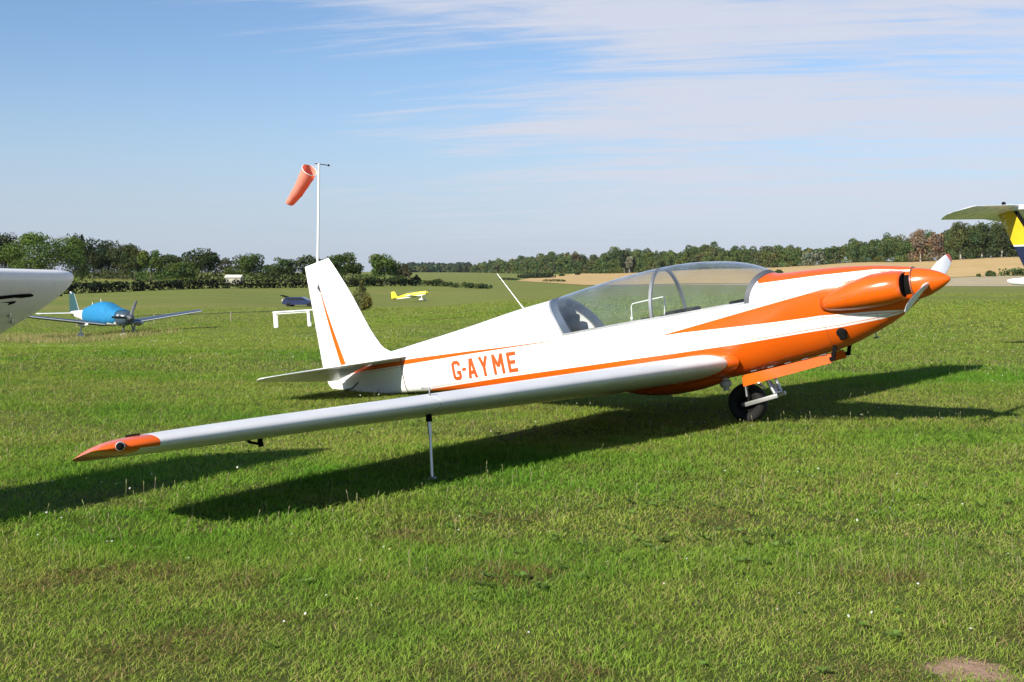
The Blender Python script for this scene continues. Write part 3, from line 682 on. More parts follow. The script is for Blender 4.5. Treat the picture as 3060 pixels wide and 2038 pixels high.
def glider_gear():
    cx, cz = -2.06, -.893
    ty = MB().lathe([(.095, -.05), (.12, -.066), (.15, -.074), (.172, -.066), (.186, -.042), (.190, -.015), (.190, .015), (.186, .042), (.172, .066), (.15, .074), (.12, .066), (.095, .05), (.095, -.05)], 'y', (cx, 0, cz), 40)
    wh = MB().lathe([(0, -.042), (.03, -.046), (.034, -.034), (.075, -.032), (.098, -.05), (.100, -.03), (.1, .03), (.098, .05), (.075, .032), (.03, .046), (0, .042)], 'y', (cx, 0, cz), 28).build('main_wheel', M_DGREY, GL)
    ty.build('tyre', M_BLACK, wh)
    f = MB()
    for y in (-.095, .095):
        f.box((cx + .185, y, cz + .022), (.35, .012, .040), Euler((0, R_(-9), 0)), .004)
    f.build('wheel_fork', M_METAL, GL)
    MB().tube([(cx, -.11, cz), (cx, .11, cz)], .016, 12).build('axle', M_STEEL, GL); f = MB(); f.tube([(-1.735, -.07, cz + .07), (-1.735, .07, cz + .07)], .018, 12); f.build('pivot_tube', M_STEEL, GL)
    s = MB()
    s.tube([(-1.735, -.07, cz + .07), (-1.83, -.07, -.60)], .016, 10); s.tube([(-1.735, .07, cz + .07), (-1.80, .07, -.60)], .016, 10); s.tube([(-1.74, 0, cz + .09), (-1.90, 0, -.60)], .022, 10)
    s.build('suspension_strut', M_METAL, GL)
    s = MB(); s.tube([(-1.70, -.02, -.62), (-1.76, -.02, cz + .07)], .006, 8); s.build('brake_rod', M_METAL, GL); s = MB(); s.tube([(-1.985, -.135, -.68), (-1.992, -.135, cz + .075)], .009, 8); s.build('door_rod', M_METAL, GL)
    mg = MB(); mg.tube([(cx + .06, 0, cz + .215), (cx + .14, 0, cz + .185), (cx + .20, 0, cz + .12)], [.012, .02, .012], 8); mg.build('mudguard', M_METAL, GL)
    for sgn in (-1, 1):
        d = MB(); P = [(-1.985, -.612), (-1.978, -.715), (-1.085, -.590), (-1.095, -.510)]
        lean = lambda z: sgn * (.170 + .02 * (-.6 - z) / .1)
        d.prism(P, .008, lambda a, b, w: (a, lean(b) + sgn * w, b)); dr = d.build('gear_door', M_ORANGE, GL)
        hb = MB(); hb.box((-1.05, sgn * .185, -.50), (.034, .02, .13), Euler((0, R_(18), 0)), .005); hb.box((-1.075, sgn * .190, -.555), (.05, .02, .035), None, .004); hb.build('door_bracket', M_DARK, dr)
        for k in range(5):
            x = -1.86 + .70 * k / 4; z = -.596 + .088 * ((x + 1.975) / .89)
            MB().tube([(x - .03, sgn * .172, z + .002), (x + .03, sgn * .172, z + .008)], .0055, 6).build('door_hinge', M_STEEL, dr)
    b = MB(); rings = []
    for x in np.linspace(-2.20, -3.45, 15):
        f = (x + 2.20) / -1.25; h = math.sin(math.pi * f) ** .6; w = .06 + .20 * h; z0 = float(BOT(x)) + .03
        rings.append([(x, w * math.cos(a), z0 - (.03 + .095 * h) * math.sin(a)) for a in [math.pi * k / 16 for k in range(17)]])
    b.rings(rings).build('belly_fairing', M_ORANGE, GL)
    v = MB(); v.lathe([(.0, .06), (.03, .06), (.03, .02), (.052, .008), (.058, -.02), (.05, -.045), (.03, -.052), (.028, -.085), (0, -.085)], 'z', (-2.235, -.05, -.665), 18); v.build('fuel_drain', paint('pale_alloy', (.55, .52, .46), .55, metal=.2, var=.3), GL)
glider_gear()

def lettering():
    """registration on the side, each stroke a strip lying on the skin"""
    T = .041; H = .222; wl = .135
    def stroke(mb, pts, closed=False):
        pass
    mb = MB()
    def poly(P, x0, z0):
        """convex quad strips, subdivided so that they hug the skin; P = four corners"""
        n = 6; vs = []
        a, b, c, d = [Vector((p[0], p[1])) for p in P]
        for i in range(n + 1):
            for j in range(3):
                e = a.lerp(b, j / 2); g = d.lerp(c, j / 2); q = e.lerp(g, i / n)
                x = x0 + q.x; z = z0 + q.y + (x + 5.5) * .010
                vs.append((x, -(halfw(x, z) + .0025), z))
        mb.add(vs, [(i * 3 + j, i * 3 + j + 1, i * 3 + j + 4, i * 3 + j + 3) for i in range(n) for j in range(2)])
    def bar(x0, z0, p, q, t=T):
        p, q = Vector(p), Vector(q); d = (q - p).normalized(); nrm = Vector((-d.y, d.x)) * t / 2; poly([p + nrm, p - nrm, q - nrm, q + nrm], x0, z0)
    h, w = H, wl; t = T / 2; c = .028
    z0 = -.2915
    X = -5.515                                              # G, with cut corners
    for p, q in (((c, h - t), (w - c, h - t)), ((w - c - .004, h - t - .002), (w - t, h - c - .006)), ((w - t, h - c), (w - t, h - .062)), ((c + .004, h - t - .002), (t, h - c - .006)), ((t, h - c), (t, c)), ((t, c + .006), (c + .004, t + .002)), ((c, t), (w - c, t)), ((w - c - .004, t + .002), (w - t, c + .006)), ((w - t, c), (w - t, .105)), ((w - t + t, .105 - t), (w * .52, .105 - t))): bar(X, z0, p, q)
    bar(X + w + .022, z0, (0, .112), (.062, .112), .034)
    X = -5.275                                              # A
    for p, q in (((t * .8, 0), (w * .5 - .006, h)), ((w - t * .8, 0), (w * .5 + .006, h)), ((w * .24, .066), (w * .76, .066))): bar(X, z0, p, q)
    X = -5.085                                              # Y
    for p, q in (((t * .8, h), (w * .5, h * .46)), ((w - t * .8, h), (w * .5, h * .46)), ((w * .5, h * .49), (w * .5, 0))): bar(X, z0, p, q)
    X = -4.885; wm = .165                                   # M
    for p, q in (((t, 0), (t, h)), ((wm - t, 0), (wm - t, h)), ((t * .9, h), (wm * .5, h * .38)), ((wm - t * .9, h), (wm * .5, h * .38))): bar(X, z0, p, q)
    X = -4.665                                              # E
    for p, q in (((t, 0), (t, h)), ((t, h - t), (w, h - t)), ((t, h * .5), (w * .85, h * .5)), ((t, t), (w, t))): bar(X, z0, p, q)
    mb.build('registration_lettering', paint('faded_orange_letters', (.50, .085, .013), .45), GL, smooth=False)
lettering()
# ------------------------------------------------------------------ turf
GRASS = leafy('grass_blades', .38, .6, 1.0, False)
def patchiness(x, y):
    """0 lush .. 1 dry, plus a length factor"""
    a = fbm(x * .55 + 7, y * .8 + 3, 21, 4); b = fbm(x * 2.3, y * 2.9, 31, 3); c = fbm(x * .16 + 2, y * .30, 41, 3)
    dry = np.clip((a * .5 + b * .3 + c * .55 - .62) * 3.2 + .40, 0, 1)
    dry = np.clip(dry + np.clip((5.6 - y) / 3.2, 0, .35) + np.clip((y - 12) / 50, 0, .55), 0, 1)
    return dry, np.clip(.55 + 1.0 * fbm(x * .9, y * 1.1, 51, 3), .5, 1.4)
def blades(name, y0, y1, dens, h0, w0, segs, stuff_label=None):
    n = int(((y1 + y0) * .54 + 4.0) * (y1 - y0) * dens)
    # depth drawn so that the area density is even
    y = y0 + (y1 - y0) * rng.random(n * 2); hw = y * .54 + 2.0; keep = rng.random(n * 2) < hw / (y1 * .54 + 2.0); y = y[keep][:n]; hw = hw[keep][:n]
    x = (rng.random(len(y)) * 2 - 1) * hw
    x = np.where(x < 0, x * 1.0, x)
    dry, ln = patchiness(x, y)
    keep = ((x - SOIL[0]) ** 2 + ((y - SOIL[1]) * .9) ** 2) > (.24 * vnoise(x * 13, y * 13, 77) * rng.random(len(x)) ** .35) ** 2
    tuft = fbm(x * 6, y * 6, 61, 3); keep &= rng.random(len(y)) < np.clip(.55 + 1.1 * (tuft - .25) * 1.6, .45, 1)
    x, y, dry, ln, tuft = x[keep], y[keep], dry[keep], ln[keep], tuft[keep]; n = len(x)
    h = h0 * ln * (.45 + .9 * rng.random(n)) * (1.12 - .45 * dry); w = w0 * (.7 + .6 * rng.random(n))
    az = rng.random(n) * 2 * np.pi; lean = (.35 + 1.5 * rng.random(n)) * h * (1 + .3 * dry); face = az + np.pi / 2 + rng.normal(0, .6, n)
    dx, dy = np.cos(az) * lean, np.sin(az) * lean; fx, fy = np.cos(face) * w / 2, np.sin(face) * w / 2
    z = gz(x, y) - .004
    if y1 > 50: k_ = rng.random(len(x)) < np.clip((y1 - y) / (.55 * (y1 - y0)), 0, 1); x, y, dry, h, w, lean, face, az, dx, dy, fx, fy, z = [q[k_] for q in (x, y, dry, h, w, lean, face, az, dx, dy, fx, fy, z)]; n = len(x)
    if segs == 2:
        mx, my = x + dx * .35, y + dy * .35
        V = np.stack([np.stack([x - fx, y - fy, z], -1), np.stack([x + fx, y + fy, z], -1), np.stack([mx - fx * .8, my - fy * .8, z + h * .62], -1), np.stack([mx + fx * .8, my + fy * .8, z + h * .62], -1), np.stack([x + dx, y + dy, z + h * .95], -1)], 1).reshape(-1, 3)
        b = np.arange(n)[:, None] * 5; F = np.concatenate([b + np.array([[0, 1, 3]]), b + np.array([[0, 3, 2]]), b + np.array([[2, 3, 4]])], 0); k = 5
    else:
        V = np.stack([np.stack([x - fx, y - fy, z], -1), np.stack([x + fx, y + fy, z], -1), np.stack([x + dx, y + dy, z + h], -1)], 1).reshape(-1, 3)
        F = np.arange(n)[:, None] * 3 + np.array([[0, 1, 2]]); k = 3
    r = rng.random((n, 1)); d = dry[:, None]
    lush = np.array([[.070, .175, .016]]) * (1 - r) + np.array([[.125, .250, .024]]) * r
    olive = np.array([[.160, .235, .030]]) * (1 - r) + np.array([[.245, .295, .050]]) * r
    straw = np.array([[.33, .26, .115]]) * (1 - r) + np.array([[.23, .165, .075]]) * r
    c = lush * (1 - d) + olive * d
    s = (rng.random((n, 1)) < (.012 + .16 * d * d)); c = np.where(s, straw, c)
    clump = fbm(x * 3.1 + 4, y * 3.9, 111, 3)[:, None]; fine = vnoise(x * 13, y * 15, 113)[:, None]          # darker lush tufts and brown thatch
    c = c * (1.04 + .44 * clump + .22 * fine)
    th_ = np.clip((fbm(x * 1.7 + 1, y * 2.3 + 6, 121, 4)[:, None] - .56) * 7, 0, 1) * np.clip((9.5 - y[:, None]) / 3.5, 0.12, 1); th_ = th_ * (rng.random((n, 1)) < .50)
    c = c * (1 - th_) + np.array([[.215, .150, .062]]) * (.7 + .6 * rng.random((n, 1))) * th_
    c = c * (.86 + .28 * rng.random((n, 1)))
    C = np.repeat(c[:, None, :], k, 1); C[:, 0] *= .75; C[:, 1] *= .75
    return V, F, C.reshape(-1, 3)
def turf():
    parts = [blades('a', 3.2, 6.0, 11500, .030, .0030, 2), blades('b', 6.0, 10.0, 5600, .036, .0044, 2), blades('c', 10.0, 17.0, 2700, .043, .0072, 1), blades('d', 17.0, 30.0, 700, .046, .013, 1), blades('e', 30.0, 75.0, 170, .058, .028, 1), blades('f', 45.0, 150.0, 22, .070, .060, 1)]
    V = []; F = []; C = []; o = 0
    for v, f, c in parts: V.append(v); F.append(f + o); C.append(c); o += len(v)
    tag(np_mesh('grass', np.concatenate(V), np.concatenate(F), GRASS, np.concatenate(C)), 'short mown green grass with drier olive patches', 'grass', kind='stuff')
turf()
def stems():
    """seeding stalks that stand above the mown grass, in loose drifts"""
    n = 1500; y = 5.0 + 15 * rng.random(n * 4) ** 1.2; x = (rng.random(n * 4) * 2 - 1) * (y * .5 + .8)
    k = rng.random(n * 4) < np.clip((fbm(x * .8 + 9, y * 1.1, 91, 3) - .40) * 3, 0.02, 1); x, y = x[k][:n], y[k][:n]; n = len(x)
    h = .055 + .075 * rng.random(n) ** 1.5; az = rng.random(n) * 6.28; ln = h * .3 * rng.random(n); dx, dy = np.cos(az) * ln, np.sin(az) * ln; z = gz(x, y); w = .0010 + .00013 * y
    P = lambda ox, oz, fx: np.stack([x + dx * fx + ox, y + dy * fx, z + oz], -1)
    V = np.stack([P(-w / 2, 0, 0), P(w / 2, 0, 0), P(w / 2, h * .72, .7), P(-w / 2, h * .72, .7), P(w * 1.5, h * .84, .84), P(-w * 1.5, h * .84, .84), P(0 * w, h, 1.0)], 1).reshape(-1, 3)
    b = np.arange(n)[:, None] * 7; F = np.concatenate([b + np.array([[0, 1, 2]]), b + np.array([[0, 2, 3]]), b + np.array([[3, 2, 4]]), b + np.array([[3, 4, 5]]), b + np.array([[5, 4, 6]])])
    c = np.array([[.26, .26, .11]]) * (.7 + .6 * rng.random((n, 1))); c = np.where(rng.random((n, 1)) < .3, np.array([[.34, .29, .17]]), c)
    tag(np_mesh('grass_stalks', V, F, GRASS, np.repeat(c, 7, 0)), 'thin pale seeding grass stalks standing above the turf', 'grass', kind='stuff')
    # daisies and clover heads
    n = 1700; y = 4.2 + 34 * rng.random(n * 3) ** .75; x = (rng.random(n * 3) * 2 - 1) * (y * .5 + .6)
    k = rng.random(n * 3) < np.clip((fbm(x * .45 + 3, y * .7, 95, 3) - .46) * 5, .04, 1); x, y = x[k][:n], y[k][:n]; n = len(x)
    r = (.0032 + .0026 * rng.random(n)) * (1 + y * .030); z = gz(x, y) + .035 + .03 * rng.random(n); tx, ty = rng.normal(0, .35, n), rng.normal(-.25, .35, n)
    ring = []
    for q in range(6):
        a = q * math.pi / 3; ox, oy = r * math.cos(a), r * math.sin(a); ring.append(np.stack([x + ox, y + oy, z - ox * tx - oy * ty], -1))
    V = np.stack(ring + [np.stack([x, y, z + r * .45], -1)], 1).reshape(-1, 3); b = np.arange(n)[:, None] * 7
    F = np.concatenate([b + np.array([[q, (q + 1) % 6, 6]]) for q in range(6)])
    c = np.where(rng.random((n, 1)) < .8, np.array([[.66, .66, .60]]), np.array([[.50, .46, .16]]))
    tag(np_mesh('daisies', V, F, GRASS, np.repeat(c, 7, 0)), 'scattered small white daisies and yellow flowers in the turf', 'flowers', kind='stuff')
stems()
def weeds():
    """flat rosettes and clover leaves that break up the near turf"""
    n = 420; y = 3.4 + 8.0 * rng.random(n * 3) ** 1.3; x = (rng.random(n * 3) * 2 - 1) * (y * .5 + .6)
    k = (np.hypot(x - SOIL[0], y - SOIL[1]) > .35) & (rng.random(n * 3) < np.clip((fbm(x * 1.1 + 5, y * 1.4, 97, 3) - .47) * 6, .03, 1)); x, y = x[k][:n], y[k][:n]; n = len(x)
    V = []; F = []; C = []; m = 6
    L = (.018 + .022 * rng.random(n)); a0 = rng.random(n) * 6.28
    for q in range(m):
        a = a0 + q * 6.28 / m + rng.normal(0, .25, n); l = L * (.7 + .6 * rng.random(n)); up = l * (.25 + .4 * rng.random(n)); w = l * .30
        ca, sa = np.cos(a), np.sin(a); z = gz(x, y) + .016
        V.append(np.stack([np.stack([x, y, z], -1), np.stack([x + ca * l * .6 - sa * w, y + sa * l * .6 + ca * w, z + up * .8], -1), np.stack([x + ca * l * .6 + sa * w, y + sa * l * .6 - ca * w, z + up * .8], -1), np.stack([x + ca * l, y + sa * l, z + up * .7], -1)], 1))
    V = np.stack(V, 1).reshape(-1, 3); b = np.arange(n * m)[:, None] * 4; F = np.concatenate([b + np.array([[0, 2, 1]]), b + np.array([[1, 2, 3]])])
    c = np.repeat(np.array([[.125, .205, .040]]) * (.6 + .8 * rng.random((n, 1))), m * 4, 0)
    tag(np_mesh('weeds', V, F, GRASS, c), 'small flat leafy weeds growing among the near grass', 'weeds', kind='stuff')
weeds()
def long_grass():
    n = 8000; u = -40 + 640 * rng.random(n); d = 54.5 + 9 * rng.random(n); k = rng.random(n) < np.clip(1.5 - np.abs((u - 190) / 260) - np.abs(d - 59.5) / 5 - .8 * (vnoise(u / 40, d / 2, 5) - .5), 0, 1); u, d = u[k], d[k]; n = len(u)
    x = (u - 1530) / FPX * d; z = gz(x, d); h = .16 + .22 * rng.random(n); w = .012 + .012 * rng.random(n); az = rng.random(n) * 6.28; dx, dy = np.cos(az) * h * .4, np.sin(az) * h * .4
    V = np.stack([np.stack([x - w, d, z], -1), np.stack([x + w, d, z], -1), np.stack([x + dx, d + dy, z + h], -1)], 1).reshape(-1, 3)
    c = np.where(rng.random((n, 1)) < .55, np.array([[.30, .25, .11]]), np.array([[.15, .19, .045]])) * (.7 + .6 * rng.random((n, 1)))
    tag(np_mesh('long_grass', V, np.arange(n)[:, None] * 3 + np.array([[0, 1, 2]]), GRASS, np.repeat(c, 3, 0)), 'uncut dry grass around the blue covered aeroplane', 'grass', kind='stuff')
long_grass()

# ------------------------------------------------------------------ trees, hedges, bushes
LEAF = leafy('tree_leaves', .22, .7, 1.15, False)
BARK = paint('tree_bark', (.10, .082, .062), .9, var=.35, vscale=2, bump=.6)
BARKP = paint('pale_bark', (.30, .27, .23), .9, var=.3, vscale=2, bump=.4)
def foliage(lobes, n, size, col, jit=.28, seed=0, solid=.55):
    """leaf-cluster faces through a crown made of many lobes; lobes = [(centre, radii, weight)]"""
    g = np.random.default_rng(seed); wts = np.array([l[2] for l in lobes]); wts = wts / wts.sum(); k = g.choice(len(lobes), n, p=wts)
    cen = np.array([l[0] for l in lobes])[k]; rad = np.array([l[1] for l in lobes])[k]
    d = g.normal(size=(n, 3)); d /= np.linalg.norm(d, axis=1)[:, None]; r = (solid + (1.06 - solid) * g.random(n) ** .6)[:, None]
    P = cen + d * rad * r
    nrm = d * .9 + g.normal(0, .62, (n, 3)); nrm /= np.linalg.norm(nrm, axis=1)[:, None]
    t = np.cross(nrm, g.normal(size=(n, 3))); t /= np.linalg.norm(t, axis=1)[:, None]; b = np.cross(nrm, t); s = (size * (.55 + .9 * g.random(n)))[:, None]
    bend = nrm * s * .28
    V = np.stack([P - t * s - bend, P + b * s * .62, P + t * s - bend, P - b * s * .62], 1).reshape(-1, 3); F = np.arange(n)[:, None] * 4 + np.array([[0, 1, 2, 3]])
    lc = 1 + g.normal(0, jit * .55, (len(lobes), 1)); hue = g.normal(0, .10, (len(lobes), 1))
    c = np.array(col)[None] * np.clip(lc[k], .5, 1.6) * (1 + jit * (g.random((n, 1)) * 2 - 1)); c[:, 0] *= (1 + hue[k][:, 0] * 1.2); c[:, 2] *= (1 - hue[k][:, 0])
    return V, F, np.repeat(np.clip(c, .006, .6), 4, 0)
def crown_lobes(c, R, nl, g, flat=.0, top=1.0, lob=.34):
    c = np.array(c, float); R = np.array(R, float); out = [(c, R * .62, .9)]
    for i in range(nl):
        d = g.normal(size=3); d /= np.linalg.norm(d); d[2] = d[2] * .9 + .12
        if d[2] < -.55: d[2] *= .6
        q = lob * (.65 + .7 * g.random()); out.append((c + d * R * (.62 + .20 * g.random()), np.array([R[0], R[1], R[2] * .85]) * q, q * q * 6))
    return out
def limbs(H, tr, c, R, g, n=5, lean=0.0):
    mb = MB(); cz = c[2]; top = cz + R[2] * .45
    pts = [(0, 0, -.3), (lean * .2 + .02 * H * g.normal(), .02 * H * g.normal(), cz * .45), (c[0] * .8, c[1] * .8, cz), (c[0], c[1], top)]
    mb.tube(pts, [tr * 1.25, tr * .9, tr * .55, tr * .15], 8)
    for i in range(n):
        a = 6.28 * i / n + g.random(); z0 = cz * (.5 + .5 * g.random()); e = Vector((c[0] + R[0] * .65 * math.cos(a), c[1] + R[1] * .65 * math.sin(a), cz + R[2] * (.1 + .4 * g.random())))
        s = Vector((c[0] * .6, c[1] * .6, z0)); m = s.lerp(e, .5) + Vector((0, 0, -.06 * H)); mb.tube([s, m, e], [tr * .45, tr * .3, tr * .08], 6)
    return mb
_tn = [0]
def tree(name, u, d, topy, wpx, col, label, cat='tree', group=None, basey=None, shape='round', leaf=None, nleaf=None, bark=None, depth_ratio=.9, jit=.24, trunk_h=.16):
    """a tree standing on the terrain: u, d place it; its top reaches row topy and its crown is wpx wide as seen from the camera position"""
    _tn[0] += 1; sd = 100 + _tn[0]; g = np.random.default_rng(sd)
    p = at(u, d); H = W(u, topy, d).z - p.z; Rw = wpx / 2 / FPX * d
    th = trunk_h * H
    root = empty(name, p); tag(root, label, cat, group)
    if shape == 'conifer':
        lob = []; c = (0, 0, H * .5); R = (Rw, Rw, H * .5)
        for i in range(34):
            f = (i + .5) / 34; rr = Rw * (1 - f) ** .8 * .8 + .15; a = i * 2.4; lob.append((np.array([rr * .55 * math.cos(a), rr * .55 * math.sin(a), H * (.08 + .90 * f)]), np.array([rr * .55 + .1, rr * .55 + .1, H * .05]), rr + .2))
    else:
        cz = th + (H - th) * .5; R = (Rw * .92, Rw * depth_ratio * .92, (H - th) * .48); c = (g.normal() * Rw * .05, 0, cz)
        nl = {'round': 30, 'broad': 44, 'tall': 32, 'bush': 18}[shape]
        lob = crown_lobes(c, R, nl, g, lob=.30 if shape == 'broad' else .36)
        if shape == 'tall':
            lob += [(np.array([g.normal() * Rw * .35, g.normal() * Rw * .3, cz + R[2] * (.55 + .3 * g.random())]), np.array([Rw * .28, Rw * .28, R[2] * .28]), .35) for _ in range(6)]
    px = FPX / d; leaf = leaf or max(.10, 2.7 / px); nleaf = nleaf or int(np.clip(7.0 * (Rw * H) / (leaf * leaf), 900, 15000))
    if trunk_h < .075 and shape != 'conifer':
        lob += [(np.array([Rw * .85 * math.cos(q * .785 + .2), Rw * .8 * math.sin(q * .785 + .2), H * (.13 + .06 * g.random())]), np.array([Rw * .42, Rw * .42, H * .16]), .55) for q in range(8)]
    V, F, C = foliage(lob, nleaf, leaf, col, jit, sd)
    np_mesh('crown', V, F, LEAF, C, root)
    limbs(H, max(.10, H * .022), c, R, g, 5).build('trunk', bark or BARK, root)
    return root
def bush(name, u, d, wpx, hpx, col, label, group=None, leaf=None, cat='bush', dr=.8, sink=.0):
    _tn[0] += 1; sd = 300 + _tn[0]; g = np.random.default_rng(sd); p = at(u, d); w = wpx / 2 / FPX * d; h = hpx / FPX * d
    root = empty(name, p); tag(root, label, cat, group); lob = []
    for i in range(14):
        a = g.random() * 6.28; r = g.random() ** .5; hh = h * (.45 + .35 * g.random()) * (1 - .35 * r)
        lob.append((np.array([w * .7 * r * math.cos(a), w * dr * .7 * r * math.sin(a), hh * .70]), np.array([w * .46, w * .46 * dr, hh * .62]), 1))
    leaf = leaf or max(.05, 2.0 * d / FPX); V, F, C = foliage(lob, int(np.clip(18 * w * h / leaf ** 2, 500, 6000)), leaf, col, .35, sd, .45)
    np_mesh('foliage', V, F, LEAF, C, root)
    mb = MB()
    for i in range(4): a = i * 1.6; mb.tube([(0, 0, -.1), (w * .2 * math.cos(a), w * .2 * math.sin(a), h * .35), (w * .45 * math.cos(a), w * .45 * math.sin(a), h * .6)], [.05 * h, .035 * h, .012 * h], 6)
    mb.build('stem', BARK, root); return root
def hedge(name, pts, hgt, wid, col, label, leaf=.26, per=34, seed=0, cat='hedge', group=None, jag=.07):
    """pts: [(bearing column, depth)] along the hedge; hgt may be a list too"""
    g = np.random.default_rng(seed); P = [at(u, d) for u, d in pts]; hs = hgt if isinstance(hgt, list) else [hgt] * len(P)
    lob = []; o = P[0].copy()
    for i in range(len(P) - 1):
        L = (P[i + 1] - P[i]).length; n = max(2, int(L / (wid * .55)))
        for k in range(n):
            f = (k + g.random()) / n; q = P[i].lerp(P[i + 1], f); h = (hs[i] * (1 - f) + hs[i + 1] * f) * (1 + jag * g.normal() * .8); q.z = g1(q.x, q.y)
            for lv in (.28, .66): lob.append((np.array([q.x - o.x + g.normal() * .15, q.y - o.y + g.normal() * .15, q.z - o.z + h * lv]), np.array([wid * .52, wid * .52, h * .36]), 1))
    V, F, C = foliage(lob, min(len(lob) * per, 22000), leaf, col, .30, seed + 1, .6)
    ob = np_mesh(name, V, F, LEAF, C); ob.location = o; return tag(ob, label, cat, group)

G1, G2, G3, G4, GB, GY = (.040, .062, .016), (.058, .085, .020), (.078, .108, .026), (.088, .098, .034), (.030, .040, .016), (.125, .085, .045)
def vegetation():
    T = tree
    # the old wood and field trees on the left, from left to right
    T('tree', -60, 300, 678, 150, (.030, .042, .016), 'tall very dark tree cut by the left frame edge behind the white wing', shape='tall', trunk_h=.06)
    T('tree', 20, 320, 690, 110, (.036, .048, .018), 'dark narrow tree peeping out left behind the huge bright green tree', shape='tall', trunk_h=.06)
    T('tree', 120, 262, 690, 268, (.072, .112, .024), 'huge bright green broad tree above the white wing tip', shape='broad', trunk_h=.05)
    T('conifer', 228, 330, 700, 62, (.036, .046, .022), 'pointed dark conifer just right of the huge bright green tree', 'conifer', shape='tall', trunk_h=.05)
    T('conifer', 250, 332, 702, 50, (.030, .042, .020), 'second pointed dark conifer, with a spiky double top', 'conifer', shape='conifer')
    T('tree', 282, 318, 716, 96, (.034, .046, .018), 'dark green wood tree with ragged top above the blue covered aeroplane', shape='tall', trunk_h=.04)
    T('tree', 330, 325, 718, 84, (.044, .052, .022), 'greyish feathery-topped tree in the dark part of the wood', shape='tall', trunk_h=.05)
    T('tree', 366, 310, 725, 110, (.050, .058, .022), 'olive brown rounded tree at the lit right edge of the dark wood', shape='round', trunk_h=.05)
    T('tree', 404, 300, 732, 80, (.048, .062, .020), 'olive tree lower on the right shoulder of the dark wood', shape='round', trunk_h=.05)
    T('tree', 452, 292, 742, 82, (.068, .105, .024), 'fresh green tree with a narrow rounded top left of the dark oak', shape='round', trunk_h=.05)
    T('tree', 512, 310, 756, 86, (.050, .068, .022), 'low dull green tree between the fresh green tree and the dark oak', shape='round', trunk_h=.05)
    T('oak_tree', 604, 290, 732, 128, (.034, .050, .016), 'big dark spreading oak with domed crown left of the windsock', 'oak tree', shape='broad', trunk_h=.06)
    T('tree', 540, 276, 778, 112, (.066, .098, .024), 'bushy light green tree in front of the big dark oak', shape='broad', trunk_h=.04)
    T('tree', 676, 420, 772, 58, (.060, .066, .040), 'small hazy grey green tree right of the big dark oak', shape='round', trunk_h=.06)
    T('tree', 748, 300, 755, 108, (.058, .086, .022), 'rounded green tree with sunlit top left of the tail fin', shape='round', trunk_h=.06)
    T('tree', 700, 305, 790, 56, (.060, .085, .024), 'low green tree filling the gap behind the pale shed roof', shape='round', trunk_h=.05)
    T('tree', 846, 310, 767, 92, (.054, .080, .024), 'rounded soft green tree next left of the tail fin', shape='round', trunk_h=.06)
    T('tree', 800, 330, 790, 70, (.050, .072, .022), 'low dark green tree between the two rounded trees left of the fin', shape='round', trunk_h=.05)
    T('tree', 925, 315, 764, 104, (.045, .064, .020), 'dark green tree mostly hidden behind the top of the tail fin', shape='round', trunk_h=.06)
    T('tree', 1032, 292, 752, 138, (.044, .068, .018), 'broad domed dark green tree just right of the tail fin', shape='broad', trunk_h=.06)
    T('tree', 985, 320, 772, 66, (.040, .058, .018), 'small dark tree half behind the fin, left of the domed tree', shape='round', trunk_h=.06)
    T('tree', 1150, 282, 756, 118, (.062, .098, .022), 'rounded bright green tree at the right end of the field trees', shape='broad', trunk_h=.06)
    T('tree', 1205, 296, 784, 54, (.060, .058, .030), 'small brownish tree at the right foot of the bright green tree', shape='round', trunk_h=.06)
    T('shrub', 1092, 268, 822, 64, (.066, .092, .024), 'low light green shrub left of the bright green tree', 'shrub', shape='bush', trunk_h=.02)
    # hedges across the far side of the airfield
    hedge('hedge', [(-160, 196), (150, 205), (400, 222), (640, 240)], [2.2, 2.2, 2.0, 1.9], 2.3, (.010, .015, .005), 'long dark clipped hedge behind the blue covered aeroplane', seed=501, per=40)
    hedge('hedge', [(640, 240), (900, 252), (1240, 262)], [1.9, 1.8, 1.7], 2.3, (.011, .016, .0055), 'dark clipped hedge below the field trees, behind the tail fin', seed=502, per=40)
    hedge('hedge', [(1236, 268), (1300, 266), (1352, 264)], [1.35, 1.2, .8], 2.4, (.034, .050, .017), 'short low hedge right of the field trees, ending in a gap', seed=503)
    hedge('hedge', [(1358, 256), (1410, 254), (1462, 252)], [1.0, 1.15, .8], 2.2, (.032, .048, .016), 'isolated bushy hedge piece left of the radio antenna', seed=504)
    bush('bush', 1245, 300, 26, 30, (.038, .055, .018), 'small round bush standing above the short low hedge')
    bush('bush', 1302, 300, 44, 20, (.055, .075, .024), 'flat wide bush behind the short low hedge')
    hedge('hedge', [(1500, 520), (1540, 500)], [.8, .8], 3.0, (.04, .055, .02), 'thin dark strip of hedge just right of the antenna tip', seed=505, leaf=.5)
    hedge('hedge', [(1553, 640), (1600, 620), (1652, 600)], [2.0, 2.8, 2.2], 4.2, (.026, .036, .016), 'dark bushy hedge at the left end of the wheat field', seed=506, leaf=.6)
    bush('bush', 1678, 660, 16, 8, (.035, .048, .02), 'small dark bush between the hedge and the far wood', leaf=.5)
    bush('bush', 1726, 700, 13, 9, (.035, .048, .02), 'smallest dark bush at the top edge of the wheat field', leaf=.5)
    hedge('hedge', [(1626, 425), (1686, 420)], [.7, .7], 1.6, (.11, .105, .04), 'low dry weedy strip inside the wheat field', seed=507, leaf=.4, cat='weeds')
    bush('bush', 1078, 98, 70, 84, (.150, .145, .042), 'dense yellow green bush behind the fin and rudder'); 
    T('shrub', 1083, 99.5, 832, 24, (.085, .088, .030), 'thin upright shrub sticking out of the yellow green bush', 'shrub', shape='tall', trunk_h=.1, leaf=.1)
